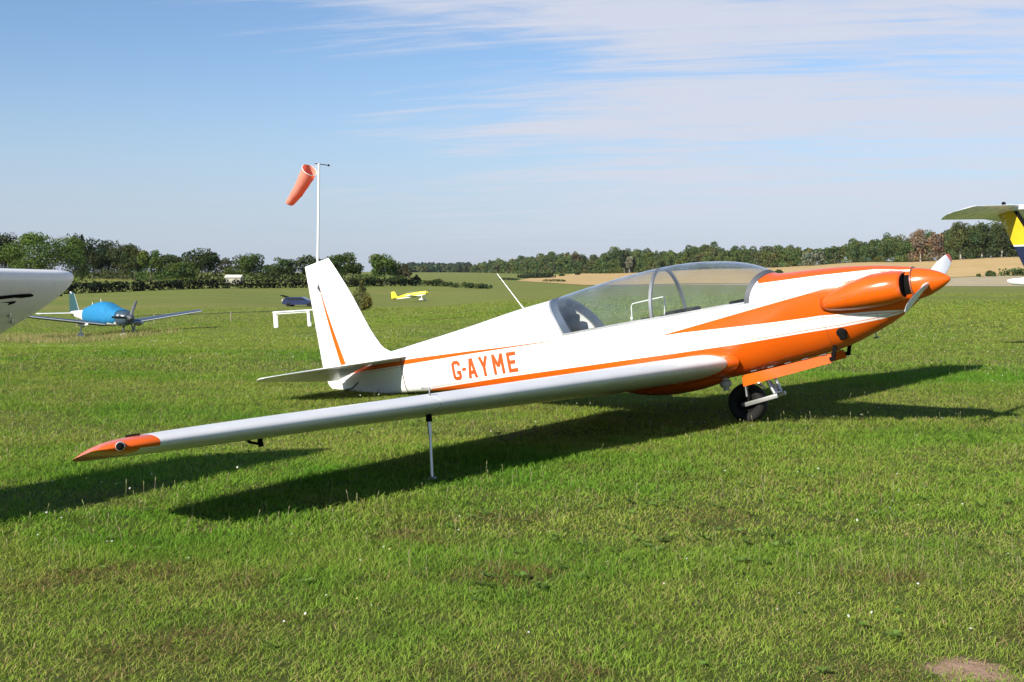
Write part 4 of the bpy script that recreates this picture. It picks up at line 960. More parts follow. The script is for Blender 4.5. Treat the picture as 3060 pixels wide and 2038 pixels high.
    bush('bush', 2958, 350, 30, 24, (.062, .090, .026), 'small round bush at the stubble edge, left of the long one', group=None)
    hedge('hedge', [(2975, 352), (3025, 352)], [2.6, 2.2], 3.2, (.062, .088, .026), 'long low bush at the stubble edge below the yellow tail', seed=508, leaf=.42, cat='bush')
    hedge('hedge', [(3032, 352), (3110, 352)], [2.3, 2.6], 3.2, (.055, .080, .024), 'low bush at the stubble edge cut by the right frame edge', seed=509, leaf=.42, cat='bush')
    bush('bush', 2922, 350, 14, 12, (.058, .084, .024), 'tiny bush at the left end of the stubble edge bushes')
    bush('bush', 2325, 430, 28, 18, (.05, .072, .024), 'dark green bush in the wheat just above the windscreen')
    # the long wood beyond the wheat on the right
    g = np.random.default_rng(77); lob = []; cols = []
    base = [(1395, 1500), (1480, 1130), (1620, 980), (1767, 800), (2000, 700), (2200, 622), (2450, 560), (2640, 525), (2850, 492), (3060, 470), (3500, 450)]
    topy = [(1395, 800), (1440, 783), (1560, 770), (1640, 758), (1700, 752), (1760, 764), (1870, 744), (1990, 752), (2110, 733), (2210, 738), (2330, 730), (2420, 740), (2600, 708), (2700, 698), (2800, 690), (2900, 668), (3060, 652), (3500, 640)]
    palette = [(.066, .092, .028), (.080, .106, .032), (.058, .080, .027), (.092, .118, .036), (.086, .092, .040), (.070, .098, .030)]
    V = []; F = []; C = []; o = 0; k = 0; u = 1385.0
    while u < 3420:
        d0 = float(np.interp(u, [b[0] for b in base], [b[1] for b in base])); ty = float(np.interp(u, [b[0] for b in topy], [b[1] for b in topy]))
        for row in range(3):
            d = d0 * (1 + .035 * row) + 4 * g.random(); uu = u + g.normal() * 6; p = at(uu, d); Hh = max(7, W(uu, ty, d).z - p.z) * (.62 + .14 * row + .16 * g.random()) * (1.12 if g.random() < .12 else 1); R = Hh * (.30 + .16 * g.random())
            lo = crown_lobes((p.x, p.y, p.z + Hh * .52), (R, R, Hh * .5), 12, g, lob=.40); px = FPX / d; lf = 2.3 / px
            if row == 0: lo += [(np.array([p.x + g.normal() * R, p.y - 1.5, p.z + Hh * .16]), np.array([R * .7, R * .5, Hh * .18]), 1.4) for _ in range(4)]
            v, f, c = foliage(lo, int(np.clip(7 * R * Hh / lf ** 2, 300, 1900)), lf, palette[int(g.integers(len(palette)))], .20, 900 + k, .6)
            V.append(v); F.append(f + o); C.append(c); o += len(v); k += 1
        u += (5.2 + 3.0 * g.random()) / (d0 / FPX) * .55
    tag(np_mesh('far_wood', np.concatenate(V), np.concatenate(F), LEAF, np.concatenate(C)), 'long mixed green wood beyond the wheat field', 'wood', kind='stuff')
    # trees that stand out of it
    T('tree', 2748, 505, 678, 62, (.19, .135, .085), 'withered brown tree at the wood edge left of the propeller', shape='round', trunk_h=.04, bark=BARKP, jit=.2)
    T('tree', 2796, 486, 690, 48, (.175, .120, .080), 'smaller reddish brown tree beside the withered brown one', shape='tall', trunk_h=.04, bark=BARKP, jit=.2)
    T('willow_tree', 2428, 545, 748, 74, (.135, .150, .100), 'pale silvery willow in front of the dark wood above the cowling', 'willow', shape='broad', trunk_h=.05, jit=.15)
    T('tree', 1866, 740, 744, 34, (.034, .046, .020), 'dark dome-topped tree rising above the wood above the canopy', shape='round', trunk_h=.1)
    T('tree', 1880, 705, 768, 22, (.165, .160, .105), 'pale bleached tree with bare branches in front of the dome-topped tree', shape='tall', trunk_h=.2, bark=BARKP)
    T('tree', 1722, 880, 757, 30, (.080, .072, .045), 'reddish grey tree in the wood above the rear of the canopy', shape='tall', trunk_h=.1)
    T('tree', 2868, 476, 662, 70, (.070, .084, .028), 'tall olive yellow tree under the tip of the white tailplane', shape='tall', trunk_h=.06, bark=BARKP)
    T('tree', 2930, 470, 664, 78, (.048, .066, .022), 'tall dark green tree left of the yellow fin', shape='tall', trunk_h=.06, bark=BARKP)
    T('tree', 2990, 466, 668, 74, (.052, .068, .024), 'dark tree seen just left of the slanting yellow rudder', shape='tall', trunk_h=.06, bark=BARKP)
    T('tree', 3060, 464, 655, 96, (.042, .056, .022), 'dark tree behind the yellow and navy fin at the right frame edge', shape='tall', trunk_h=.1)
    for uu, hh in ((1372, 797), (1381, 802), (1366, 803)):
        pass
    T('conifer', 1376, 1450, 790, 14, (.026, .036, .020), 'tiny dark pointed conifer left of the far wood', 'conifer', shape='conifer', leaf=1.2)
    T('conifer', 1394, 1450, 795, 11, (.028, .038, .020), 'second tiny dark conifer, at the very end of the far wood', 'conifer', shape='conifer', leaf=1.2)
    # the wooded ridge on the skyline
    V = []; F = []; C = []; o = 0
    for i in range(110):
        u = 1205 + 200 * (i + g.random()) / 110; d = 2450 + 200 * g.random(); p = at(u, d); Hh = (13 + 7 * g.random()); R = 5 + 3 * g.random()
        v, f, c = foliage([(np.array([p.x, p.y, p.z + Hh * .45]), np.array([R, R, Hh * .55]), 1)], 120, 3.0, (.034, .050, .026), .25, 3000 + i, .6); V.append(v); F.append(f + o); C.append(c); o += len(v)
    for i in range(90):
        u = 1225 + 190 * (i + g.random()) / 90; d = 1650 + 100 * g.random(); p = at(u, d); Hh = 8 + 4 * g.random(); R = 5 + 3 * g.random()
        v, f, c = foliage([(np.array([p.x, p.y, p.z + Hh * .4]), np.array([R, R, Hh * .5]), 1)], 110, 2.2, (.050, .070, .026), .25, 4000 + i, .6); V.append(v); F.append(f + o); C.append(c); o += len(v)
    tag(np_mesh('ridge_wood', np.concatenate(V), np.concatenate(F), LEAF, np.concatenate(C)), 'distant bluish wooded ridge on the skyline', 'wood', kind='stuff')
vegetation()
# ------------------------------------------------------------------ other aircraft and airfield things
def loft(secs, n=20):
    """secs: (x, z centre, half width, half height up, half height down, exponent)"""
    rings = []
    for x, zc, w, hu, hd, e in secs:
        r = []
        for k in range(n):
            a = 2 * math.pi * k / n; c, s = math.cos(a), math.sin(a)
            r.append((x, w * math.copysign(abs(c) ** (2 / e), c), zc + (hu if s > 0 else hd) * math.copysign(abs(s) ** (2 / e), s)))
        rings.append(r)
    return MB().rings(rings)
def surf(le0, le1, c0, c1, tk, steps=6, rot=0.0, vertical=False):
    """lifting surface from root to tip, chord towards -x"""
    a, b = Vector(le0), Vector(le1); d = (b - a).normalized(); up = Vector((1, 0, 0)).cross(d).normalized(); rings = []
    for i in range(steps + 1):
        f = i / steps; p = a.lerp(b, f); c = c0 + (c1 - c0) * f; k = 1.0
        rings.append([p - Vector((u, 0, 0)) * math.cos(rot) + up * h * (1 if up.z >= -1e-6 else -1) + Vector((0, 0, -u * math.sin(rot))) for u, h in section(c, tk, 12, 0.0 if vertical else .02)])
    p = b + d * c1 * .04; rings.append([p - Vector((u * .7 + c1 * .12, 0, 0)) for u, h in section(c1, tk, 12, 0)] if False else [p - Vector((u * .78 + c1 * .1, 0, 0)) + up * h * .25 for u, h in section(c1, tk, 12, 0.0)])
    return MB().rings(rings)
def wheel_thing(parent, c, r, w, spat=None):
    o = MB().lathe([(r * .4, -w * .4), (r * .8, -w / 2), (r, -w * .25), (r, w * .25), (r * .8, w / 2), (r * .4, w * .4), (r * .4, -w * .4)], 'y', c, 20).build('tyre', M_BLACK, parent)
    if spat: loft([(c[0] + r * 1.5, c[2], .01, .02, .02, 2), (c[0] + r * 1.2, c[2], w * .5, r * .5, r * .5, 2.2), (c[0] + r * .4, c[2] + r * .1, w * .95, r * .95, r * .75, 2.4), (c[0] - r * .8, c[2] + r * .1, w * .8, r * .8, r * .5, 2.2), (c[0] - r * 2.2, c[2] + r * .2, .02, .05, .05, 2)], 14).add([], []).build('wheel_spat', spat, parent).location = (0, c[1], 0)
    return o
def blade_mb(hub, rad, R, ch):
    rad = Vector(rad).normalized(); tan = Vector((1, 0, 0)).cross(rad); rings = []
    for f, c, b in ((.08, .6, 60), (.3, 1, 40), (.65, .95, 26), (.92, .7, 20), (1, .3, 18)):
        b = R_(b); cv = tan * math.cos(b) - Vector((1, 0, 0)) * math.sin(b); nv = rad.cross(cv); c0 = Vector(hub) + rad * R * f
        rings.append([c0 + cv * ch * c * .5 * math.cos(a) + nv * ch * .09 * math.sin(a) for a in [2 * math.pi * k / 12 for k in range(12)]])
    return MB().rings(rings)

def covered_plane():
    """touring aeroplane under a blue cover"""
    teal = paint('dark_teal_paint', (.016, .060, .062), .35); white = M_WHITE; navy = paint('wing_blue_grey', (.055, .075, .105), .35); wht = M_WHITE
    pos = at(322, 60.5, -.12); r = empty('touring_aeroplane', pos, math.atan2(-.71, .70)); tag(r, 'low-wing touring aeroplane with dark wings and teal fin parked under a blue cover', 'aircraft', None)
    loft([(2.32, 1.18, .20, .20, .24, 2.2), (2.2, 1.18, .36, .28, .34, 2.4), (1.6, 1.18, .47, .36, .42, 2.8), (.9, 1.2, .54, .40, .46, 3), (.0, 1.2, .56, .42, .50, 3), (-1.2, 1.2, .52, .40, .46, 2.8), (-2.6, 1.22, .32, .30, .30, 2.6), (-4.0, 1.28, .14, .16, .18, 2.4), (-4.5, 1.3, .04, .08, .08, 2)]).build('fuselage', white, r)
    loft([(2.36, 1.18, .21, .21, .25, 2.2), (2.22, 1.18, .375, .295, .355, 2.4), (1.75, 1.18, .47, .36, .43, 2.7)]).build('cowling', paint('slate_cowling', (.05, .075, .10), .3), r)
    st = MB(); st.box((1.98, -.425, 1.30), (.36, .03, .10), Euler((0, 0, R_(-12))), .01); st.build('cowl_stripe', white, r)
    for s in (-1, 1):
        surf((.78, s * .50, .80), (.55, s * 5.2, 1.40), 1.62, 1.10, .13).build('wing', navy, r)
        w = MB(); a, b = Vector((.795, s * .55, .812)), Vector((.566, s * 5.15, 1.40)); w.tube([a, a.lerp(b, .5), b], .028, 8); w.build('leading_edge_strip', M_SILVER, r)
        surf((-3.72, s * .10, 1.30), (-3.80, s * 1.95, 1.30), .78, .72, .09).build('tailplane', white, r)
        wheel_thing(r, (.0, s * 1.48, .20), .20, .16, white); m = MB(); m.tube([(0, s * 1.48, .25), (.05, s * 1.46, .82)], .05, 8); m.build('gear_leg', white, r)
        loft([(.62 + .2, .86, .02, .02, .02, 2), (.75, .86, .06, .05, .07, 2), (.3, .80, .13, .08, .12, 2.4), (-.3, .82, .05, .05, .05, 2)], 12).build('landing_light_fairing', white, r).location = (.12, s * 1.5, .0)
    surf((-3.30, 0, 1.30), (-4.05, 0, 2.42), 1.35, .62, .10, vertical=True).build('fin', teal, r)
    f = MB(); f.tube([(-4.25, 0, 2.36), (-4.5, 0, 2.46)], .035, 8); f.build('beacon', white, r)
    sp = MB(); sp.lathe([(0, 2.36), (.17, 2.36), (.15, 2.46), (.09, 2.6), (.03, 2.68), (0, 2.69)], 'x', (0, 0, 1.18), 18); sp.build('spinner', M_DGREY, r)
    for a in (66, -72, 176):
        blade_mb((2.44, 0, 1.18), (0, -math.cos(R_(a)) * -1, math.sin(R_(a))), .98, .16).build('propeller_blade', M_DGREY, r)
    wheel_thing(r, (1.72, 0, .19), .19, .15, white); m = MB(); m.tube([(1.72, 0, .25), (1.78, 0, .85)], .05, 8); m.build('gear_leg', M_DGREY, r)
    for x, y in ((-.9, .1), (-1.7, .0)):
        m = MB(); m.tube([(x, y, 1.5), (x - .10, y, 2.10 + (x + .9) * .22)], .018, 6); m.build('aerial', white, r)
    # the cover lies over the cabin: a thing of its own
    blue = paint('blue_cover_cloth', (.006, .160, .330), .75, var=.14, vscale=5, bump=.7, bscale=9)
    g = np.random.default_rng(4); secs = [(1.72, 1.20, .50, .38, .30, 2.6), (1.45, 1.2, .56, .43, .40, 2.6), (1.0, 1.2, .60, .49, .44, 2.5), (.55, 1.2, .63, .62, .46, 2.3), (.1, 1.2, .64, .76, .48, 2.2), (-.4, 1.2, .64, .80, .48, 2.2), (-.9, 1.2, .62, .75, .48, 2.2), (-1.4, 1.2, .59, .62, .46, 2.3), (-1.9, 1.2, .52, .50, .42, 2.5), (-2.1, 1.2, .47, .47, .38, 2.6)]
    ob = loft([(x, z, w * (1 + .02 * g.normal()), hu * (1 + .012 * g.normal()), hd * (1 + .05 * g.normal()), e) for x, z, w, hu, hd, e in secs], 30).build('aircraft_cover', blue, None)
    ob.location = r.location; ob.rotation_euler = r.rotation_euler; tag(ob, 'bright blue fabric cover fitted over the cabin of the touring aeroplane', 'aircraft cover')
covered_plane()

def yellow_plane():
    yel = paint('yellow_paint', (.78, .62, .02), .35); pos = at(1232, 178)
    r = empty('small_aeroplane', pos); r.rotation_euler = (0, R_(-9), math.atan2(-.30, .95)); tag(r, 'tiny yellow and white tailwheel aeroplane standing far out on the airfield', 'aircraft')
    loft([(2.75, 1.06, .10, .10, .12, 2), (2.6, 1.05, .34, .28, .30, 2.4), (1.9, 1.05, .40, .33, .36, 2.6), (.9, 1.05, .42, .36, .40, 2.6), (-.6, 1.05, .36, .38, .36, 2.4), (-1.8, 1.0, .20, .24, .24, 2.2), (-3.0, .95, .06, .10, .12, 2)]).build('fuselage', yel, r)
    loft([(2.5, .90, .30, .02, .18, 2.4), (1.6, .86, .40, .04, .26, 2.6), (.4, .84, .42, .04, .26, 2.6), (-1.2, .86, .30, .04, .20, 2.4), (-2.7, .88, .08, .03, .10, 2)]).build('belly_panel', M_WHITE, r)
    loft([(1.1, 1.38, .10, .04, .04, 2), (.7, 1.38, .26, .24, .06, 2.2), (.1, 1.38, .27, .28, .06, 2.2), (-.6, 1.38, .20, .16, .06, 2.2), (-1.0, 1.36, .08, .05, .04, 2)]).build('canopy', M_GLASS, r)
    for s in (-1, 1):
        surf((1.25, s * .35, .72), (1.15, s * 3.0, .92), 1.2, 1.0, .14).build('wing', M_WHITE, r)
        surf((-2.45, s * .05, 1.02), (-2.55, s * 1.1, 1.02), .62, .5, .09).build('tailplane', yel, r)
        m = MB(); m.tube([(1.9, s * .35, .75), (1.85, s * .72, .22)], .05, 8); m.build('gear_leg', M_WHITE, r)
        wheel_thing(r, (1.85, s * .75, .10), .19, .14, M_WHITE)
    surf((-2.25, 0, 1.0), (-2.65, 0, 2.02), 1.05, .62, .10, vertical=True).build('fin', yel, r)
    m = MB(); m.tube([(-2.85, 0, .85), (-3.05, 0, .60)], .03, 8); m.build('tail_wheel', M_BLACK, r)
    m = MB(); m.lathe([(0, 2.72), (.13, 2.72), (.09, 2.86), (0, 2.96)], 'x', (0, 0, 1.06), 14); m.build('spinner', yel, r)
    for a in (35, 215): blade_mb((2.8, 0, 1.06), (0, math.cos(R_(a)), math.sin(R_(a))), .75, .12).build('propeller_blade', M_DGREY, r)
yellow_plane()

def white_wing_plane():
    """neighbour on the left: only one wing reaches into view"""
    LE = Vector((-2.806, 7.47, 1.398)); cv = Vector((-.594, .13, -.405)); cu = cv.normalized(); inb = Vector((-.445, -.895, .012)).normalized(); nrm = cu.cross(inb).normalized()
    if nrm.z < 0: nrm = -nrm
    base = Vector((-5.2, 2.75, 0)); r = empty('parked_aeroplane', base, math.atan2(-.445, .895)); tag(r, 'white aeroplane at the left frame edge of which only a black-lettered wing tip shows', 'aircraft')
    Mi = r.matrix_basis.inverted() if False else (Matrix.Translation(base) @ Matrix.Rotation(math.atan2(-.445, .895), 4, 'Z')).inverted()
    rings = []
    for s, back, sc in ((-.018, .12, .2), (-.012, .07, .55), (.0, .035, .8), (.02, .015, .93), (.06, .004, 1), (.16, .0, 1), (.3, .0, 1), (.8, 0, 1), (1.6, 0, 1), (3.0, 0, 1), (4.6, 0, 1)):
        c = cv.length * (1.0 + .10 * max(s, 0)) + .06; p = LE + inb * s; tk = .20
        rings.append([Mi @ (p + cu * (back + u * (c - back) / c) + nrm * (h * sc)) for u, h in section(c, tk, 22, .02)])
    MB().rings(rings).build('wing', M_WHITE, r, angle=60)
    # fragment of the black registration under the wing, drawn in span/chord coordinates on the lower skin
    def plane_pt(px, py):
        o = Vector((0, 0, CAMH)); d = W(px, py, 10.0) - o; n = nrm; p0 = LE - nrm * .052
        return o + d * ((p0 - o).dot(n) / d.dot(n))
    def sag(p):
        q = p - LE; u = q.dot(cu); s = q.dot(inb); c = cv.length * (1 + .1 * max(s, 0)) + .06; sec = section(c, .20, 22, .02)[23:]
        h = float(np.interp(u, [a for a, _ in sec], [b for _, b in sec])); return LE + cu * u + inb * (s - u * cu.dot(inb) * 0) + nrm * (h - .003) if False else p + nrm * ((h - .004) - (p - LE).dot(nrm))
    for poly in ([(-60, 872), (0, 877), (60, 872), (90, 871), (97, 874), (93, 879), (60, 883), (40, 882), (0, 887), (-60, 893)], [(-60, 898), (0, 897), (44, 893), (42, 899), (18, 908), (0, 913), (-60, 925)]):
        P = [plane_pt(*q) for q in poly]; m = MB(); N_ = len(P); m.add([Mi @ sag(p) for p in P] + [Mi @ (sag(p) + nrm * .002) for p in P], [tuple(range(N_)), tuple(range(2 * N_ - 1, N_ - 1, -1))] + [(i, (i + 1) % N_, (i + 1) % N_ + N_, i + N_) for i in range(N_)])
        m.build('registration_stroke', M_DARK, r, smooth=False)
    for (px, py) in ((26, 940), (35, 962)):
        p = Mi @ sag(plane_pt(px, py)); m = MB(); m.box(p, (.03, .012, .035), Euler((0, R_(20), 0)), .004); m.build('wing_fitting', M_METAL, r)
    nv = Mi @ (LE + cu * .16 + inb * -.012); m = MB(); m.tube([nv, nv + Vector((0, .0, -.06))], .010, 8); m.build('static_wick', M_DARK, r)
    loft([(2.36, 1.22, .01, .01, .01, 2), (2.3, 1.22, .06, .06, .06, 2), (2.12, 1.22, .14, .14, .14, 2), (2.02, 1.22, .17, .17, .18, 2), (1.95, 1.22, .26, .24, .27, 2.1), (1.7, 1.22, .35, .31, .35, 2.3), (.6, 1.2, .42, .42, .45, 2.6), (-.8, 1.2, .44, .46, .45, 2.6), (-2.4, 1.1, .28, .28, .30, 2.3), (-4.4, .9, .07, .10, .12, 2)]).build('fuselage', M_WHITE, r)
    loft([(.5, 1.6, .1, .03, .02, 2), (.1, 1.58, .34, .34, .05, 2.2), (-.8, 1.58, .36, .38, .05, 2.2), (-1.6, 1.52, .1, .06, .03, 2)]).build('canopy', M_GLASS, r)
    for s in (-1, 1):
        m = MB(); m.tube([(.7, s * .35, .9), (.75, s * .8, .25)], .04, 8); m.build('gear_leg', M_WHITE, r); wheel_thing(r, (.75, s * .85, .19), .19, .13)
    surf((-3.4, 0, .95), (-4.0, 0, 1.95), 1.0, .6, .10, vertical=True).build('fin', M_WHITE, r)
white_wing_plane()

def t_tail_plane():
    yel = paint('faded_yellow_paint', (.62, .40, .012), .35, var=.15); navy = paint('navy_paint', (.010, .016, .045), .3)
    org = Vector((9.72, 23.3, 0)); r = empty('t_tail_aeroplane', org, math.atan2(-.76, .65)); tag(r, 'aeroplane at the right frame edge with white tailplane on a yellow and navy fin', 'aircraft')
    # fin, split where the colours meet; chord forward is +x
    def fin_part(z0, z1, name, mat, ex=0.0):
        rings = []
        for i in range(5):
            z = z0 + (z1 - z0) * i / 4; te = .60 * (2.76 - z) / 1.14; le = .43 + .74 * (2.74 - z) / 1.12; c = le - te
            rings.append([(le - u + ex, h * (1 + ex * 6), z) for u, h in section(c, .085, 14, 0)])
        return MB().rings(rings).build(name, mat, r)
    f = fin_part(2.075, 2.745, 'fin', yel); fin_part(2.045, 2.072, 'fin_band', M_WHITE, .002); fin_part(1.44, 2.042, 'lower_fin', navy)
    m = MB(); rings = []
    for z in (2.03, 2.3, 2.6, 2.74):
        te = .60 * (2.76 - z) / 1.14; le = .43 + .74 * (2.74 - z) / 1.12
        rings.append([(le + .012, y * .03, z) for y in (-1, -.3, .3, 1)] + [(le - .05, y * .045, z) for y in (1, .3, -.3, -1)])
    m.rings(rings).build('de_icing_boot', M_DARK, f)
    pt = MB(); g = np.random.default_rng(9)
    for i in range(11):                     # pale flecks painted in as sunlight on the top of the rudder
        z = 2.70 - .30 * g.random(); te = .60 * (2.76 - z) / 1.14; x = te + .02 + .12 * g.random() * (1 - (2.7 - z) * 1.5); n = 7; rr = .012 + .022 * g.random()
        le = .43 + .74 * (2.74 - z) / 1.12; u = le - x; sec = section(le - te, .085, 14, 0)[:15]; h = float(np.interp(u, [a for a, _ in sec[::-1]], [b for _, b in sec[::-1]]))
        pt.add([(x + rr * (.5 + g.random()) * math.cos(k * 6.283 / n), -(h + .004), z + rr * (.6 + g.random()) * math.sin(k * 6.283 / n)) for k in range(n)], [tuple(range(n))])
    pt.build('sunlit_flecks', paint('sunlit_fleck_tint', (.72, .62, .30), .7), f, smooth=False)
    zt = 2.79
    for s in (-1, 1):
        rings = []
        for y, lx, tx, sc in ((.0, .50, -.26, 1), (.6, .49, -.255, 1), (1.3, .47, -.25, .95), (1.68, .46, -.245, .9), (1.76, .43, -.20, .8), (1.87, .30, -.10, .65), (1.98, .14, .04, .4)):
            c = lx - tx; rings.append([(lx - u, s * y, zt + .07 - .045 * y + h * sc - .33 * (.50 - lx + u)) for u, h in section(c, .095, 16, 0)])
        MB().rings(rings).build('tailplane', M_WHITE, r)
    b = MB(); b.lathe([(0, -.22), (.05, -.15), (.075, 0), (.07, .25), (.05, .55), (0, .72)], 'x', (.05, 0, zt + .02), 14); b.build('tail_bullet', M_WHITE, r)
    b = MB(); b.lathe([(0, .03), (.035, .02), (.04, 0), (.035, -.04)], 'z', (.15, .0, zt + .12), 12); b.build('beacon', M_DARK, r)
    loft([(.27, 1.36, .02, .03, .03, 2), (.38, 1.35, .06, .06, .06, 2), (.9, 1.34, .12, .12, .10, 2), (1.6, 1.32, .18, .18, .16, 2.2), (3.0, 1.25, .34, .30, .30, 2.4), (4.4, 1.2, .50, .42, .44, 2.6), (5.8, 1.1, .46, .30, .40, 2.5), (6.6, 1.05, .2, .18, .2, 2.2)]).build('fuselage', M_WHITE, r)
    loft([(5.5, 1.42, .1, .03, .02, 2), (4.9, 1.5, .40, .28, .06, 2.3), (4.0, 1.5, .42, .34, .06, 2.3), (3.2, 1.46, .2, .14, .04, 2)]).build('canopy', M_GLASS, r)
    for s in (-1, 1):
        surf((4.9, s * .4, .95), (4.8, s * 3.3, 1.12), 1.15, 1.0, .14).build('wing', M_WHITE, r)
        m = MB(); m.tube([(4.1, s * .45, .85), (4.05, s * 1.2, .22)], .045, 8); m.build('gear_leg', M_WHITE, r); wheel_thing(r, (4.05, s * 1.25, .20), .20, .15)
    m = MB(); m.tube([(5.9, 0, .8), (6.0, 0, .25)], .04, 8); m.build('gear_leg', M_WHITE, r); wheel_thing(r, (6.0, 0, .19), .19, .14)
t_tail_plane()

def windsock():
    d = 50.0; p = at(947, d); r = empty('windsock', p); tag(r, 'faded orange windsock hanging from a white pole behind the tail fin', 'windsock')
    L = lambda px, py, dd=d: W(px, py, dd) - p
    top = L(953, 489); m = MB(); m.tube([(0, 0, -.2), (0, 0, .5), top * .5 + Vector((.0, 0, 0)), top], [.062, .060, .052, .045], 14); m.build('pole', M_WHITE, r)
    a = MB(); a.tube([L(940, 489), L(953, 490), L(981, 494)], .018, 8); a.lathe([(0, .05), (.035, .035), (.05, 0), (.035, -.035), (0, -.05)], 'z', L(982, 494), 12); a.build('swivel_arm', M_DARK, r)
    s = MB(); g = np.random.default_rng(3); mouth = L(925, 508); tail = L(866, 607, 51.1); ax = (tail - mouth); ln = ax.length; ax.normalize()
    side = ax.cross(Vector((0, 0, 1))).normalized(); up = side.cross(ax); rings = []
    n = 28
    for i in range(15):
        f = i / 14; rad = (.345 - .135 * f) * (1 + .02 * g.normal() * (i > 0)); c = mouth + ax * ln * f + Vector((0, 0, -.10 * math.sin(math.pi * f)))
        rings.append([c + (side * math.cos(2 * math.pi * k / n) + up * math.sin(2 * math.pi * k / n) * (1 - .25 * f)) * rad * (1 + .03 * math.sin(k * 3 + i)) for k in range(n)])
    s.rings(rings, cap=False)
    mt, t, out = mat_new('windsock_fabric'); Lk = t.links.new; df = t.nodes.new('ShaderNodeBsdfDiffuse'); tr = t.nodes.new('ShaderNodeBsdfTranslucent'); mx = t.nodes.new('ShaderNodeMixShader')
    nz = t.nodes.new('ShaderNodeTexNoise'); tc = t.nodes.new('ShaderNodeTexCoord'); Lk(tc.outputs['Object'], nz.inputs[0]); nz.inputs['Scale'].default_value = 3; cr = t.nodes.new('ShaderNodeMix'); cr.data_type = 'RGBA'; Lk(nz.outputs[0], cr.inputs[0]); cr.inputs[6].default_value = (.88, .50, .38, 1); cr.inputs[7].default_value = (.84, .36, .25, 1)
    Lk(cr.outputs[2], df.inputs[0]); tr.inputs[0].default_value = (.95, .09, .05, 1); mx.inputs[0].default_value = .5; Lk(df.outputs[0], mx.inputs[1]); Lk(tr.outputs[0], mx.inputs[2]); Lk(mx.outputs[0], out.inputs[0])
    s.build('fabric_sleeve', mt, r)
    h = MB(); h.tube([rings[0][k] for k in list(range(n)) + [0]], .014, 6, cap=False); h.build('mouth_ring', M_WHITE, r)
    for k in (3, 24):
        st = MB(); st.tube([rings[0][k], L(944, 490)], .008, 6); st.build('bridle', M_WHITE, r)
windsock()

def trestle():
    d = 55.0; p = at(877, d); r = empty('trestle_table', p); tag(r, 'plain white table standing on the grass left of the tail fin', 'table')
    h = .80; L = 1.90; r.rotation_euler = (0, R_(-3.6), R_(3))
    MB().box((0, .35, h - .03), (L, .70, .06), None, .012).build('table_top', M_WHITE, r)
    MB().box((0, .06, h - .10), (L - .3, .03, .08), None, .004).build('apron', M_WHITE, r)
    for fx, w in ((-L / 2 + .10, .16), (L / 2 - .22, .13)):
        for fy in (.06, .62): MB().box((fx, fy, (h - .06) / 2 - .04), (w if fy < .1 else .09, .09, h + .02), None, .008).build('leg', M_WHITE, r)
trestle()

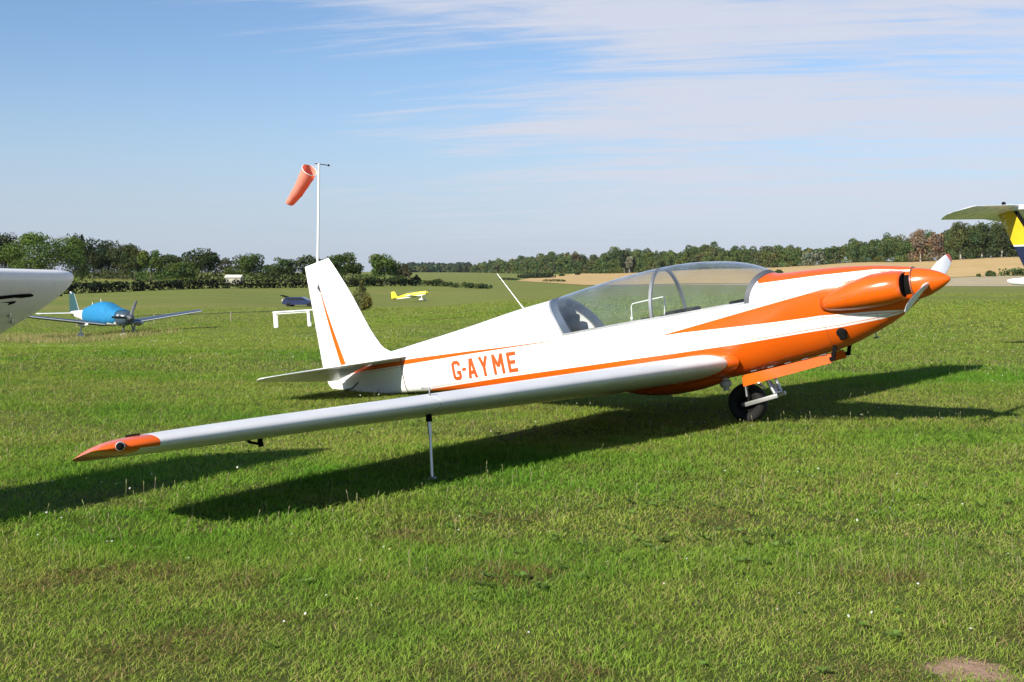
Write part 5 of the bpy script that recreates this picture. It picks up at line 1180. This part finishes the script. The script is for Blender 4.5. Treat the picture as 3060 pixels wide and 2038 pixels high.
def car():
    navy = paint('navy_car_paint', (.006, .009, .042), .22, coat=.5); d = 134.0; p = at(899, d); r = empty('parked_car', p, R_(-4)); r.scale = (1, 1, .80); tag(r, 'dark navy estate car with raised tailgate parked far behind the white table', 'car')
    hw = .84
    P = [(-1.95, .42), (-1.98, .70), (-1.90, .96), (-1.62, 1.30), (-1.45, 1.40), (.15, 1.42), (.42, 1.36), (.95, .98), (1.75, .86), (1.92, .72), (1.95, .40), (1.55, .30), (-1.6, .30)]
    MB().prism(P, 2 * hw, lambda a, b, w: (a, (w - hw) * (1 - .13 * max(0, (b - .95)) / .45), b)).build('body', navy, r, angle=25)
    wm = paint('car_window_glass', (.012, .014, .018), .08)
    for s in (-1, 1):
        for q in ([(-1.50, 1.00), (-1.36, 1.30), (-.60, 1.32), (-.60, 1.00)], [(-.52, 1.00), (-.52, 1.32), (.10, 1.32), (.28, 1.00)], [(.34, 1.00), (.18, 1.31), (.36, 1.28), (.78, 1.00)]):
            MB().prism(q, .012, lambda a, b, w: (a, s * ((hw) * (1 - .13 * max(0, (b - .95)) / .45) - .004 + w), b)).build('window', wm, r)
        for x in (-1.22, 1.20):
            t_ = MB().lathe([(.15, -.09), (.26, -.10), (.30, -.07), (.30, .07), (.26, .10), (.15, .09), (.15, -.09)], 'y', (x, s * (hw - .06), .30), 24).build('wheel', M_BLACK, r)
            MB().lathe([(0, -.06), (.14, -.07), (.155, -.05), (.155, .05), (.14, .07), (0, .06)], 'y', (x, s * (hw - .06), .30), 18).build('wheel_rim', M_METAL, t_)
    tg = MB(); tg.box((-1.90, 0, 1.52), (.72, 1.36, .10), Euler((0, R_(20), 0)), .03); tgo = tg.build('tailgate', M_DARK, r)
    m = MB(); m.tube([(-1.66, .62, 1.15), (-1.95, .62, 1.50)], .02, 6); m.build('gas_strut', M_STEEL, r)
    m = MB(); m.lathe([(0, -.10), (.26, -.09), (.30, -.03), (.30, .03), (.26, .09), (0, .10)], 'x', (-2.10, .05, .86), 22); m.build('spare_wheel', paint('cream_wheel_cover', (.42, .38, .27), .6), r)
car()

def small_things():
    # rope fence across the field
    d = 76.0; pts = []
    for u in np.linspace(230, 960, 26): q = at(u, d); pts.append(q + Vector((0, 0, .56 - .07 * math.sin(math.pi * ((u - 230) % 230) / 230))))
    rp = MB(); rp.tube([q - pts[0] for q in pts], .022, 6); o = rp.build('rope', paint('dark_rope', (.035, .035, .025), .9), None); o.location = pts[0]; tag(o, 'thin dark rope strung across the airfield behind the blue covered aeroplane', 'rope')
    wood = paint('weathered_post', (.22, .20, .13), .9, var=.3)
    for u, lb in ((230, 'wooden rope post standing behind the blue covered aeroplane'), (460, 'wooden rope post beside the covered aeroplane\'s outer wing'), (690, 'pale wooden rope post standing alone left of the white table'), (945, 'wooden rope post hidden behind the tail fin')):
        if u in (945, ): continue
        q = at(u, d); m = MB(); m.box((0, 0, .27), (.075, .075, .66), None, .012); m.box((0, 0, .61), (.055, .055, .03), None, .01); o = m.build('fence_post', wood, None); o.location = q; tag(o, lb, 'post', 'posts of the rope fence')
    # far shed
    p = at(701, 272); r = empty('shed', p); tag(r, 'small pale shed roof showing above the hedge between the trees', 'shed')
    m = MB(); m.box((0, 0, .8), (3.6, 3.0, 1.6), None, .02); m.build('wall', paint('shed_board', (.35, .33, .26), .8), r)
    m = MB(); m.prism([(-1.75, 1.58), (1.75, 1.58), (0, 2.25)], 3.9, lambda a, b, w: (w - 1.95, a, b)); m.build('roof', paint('pale_sheet_roof', (.62, .58, .46), .6), r)
small_things()
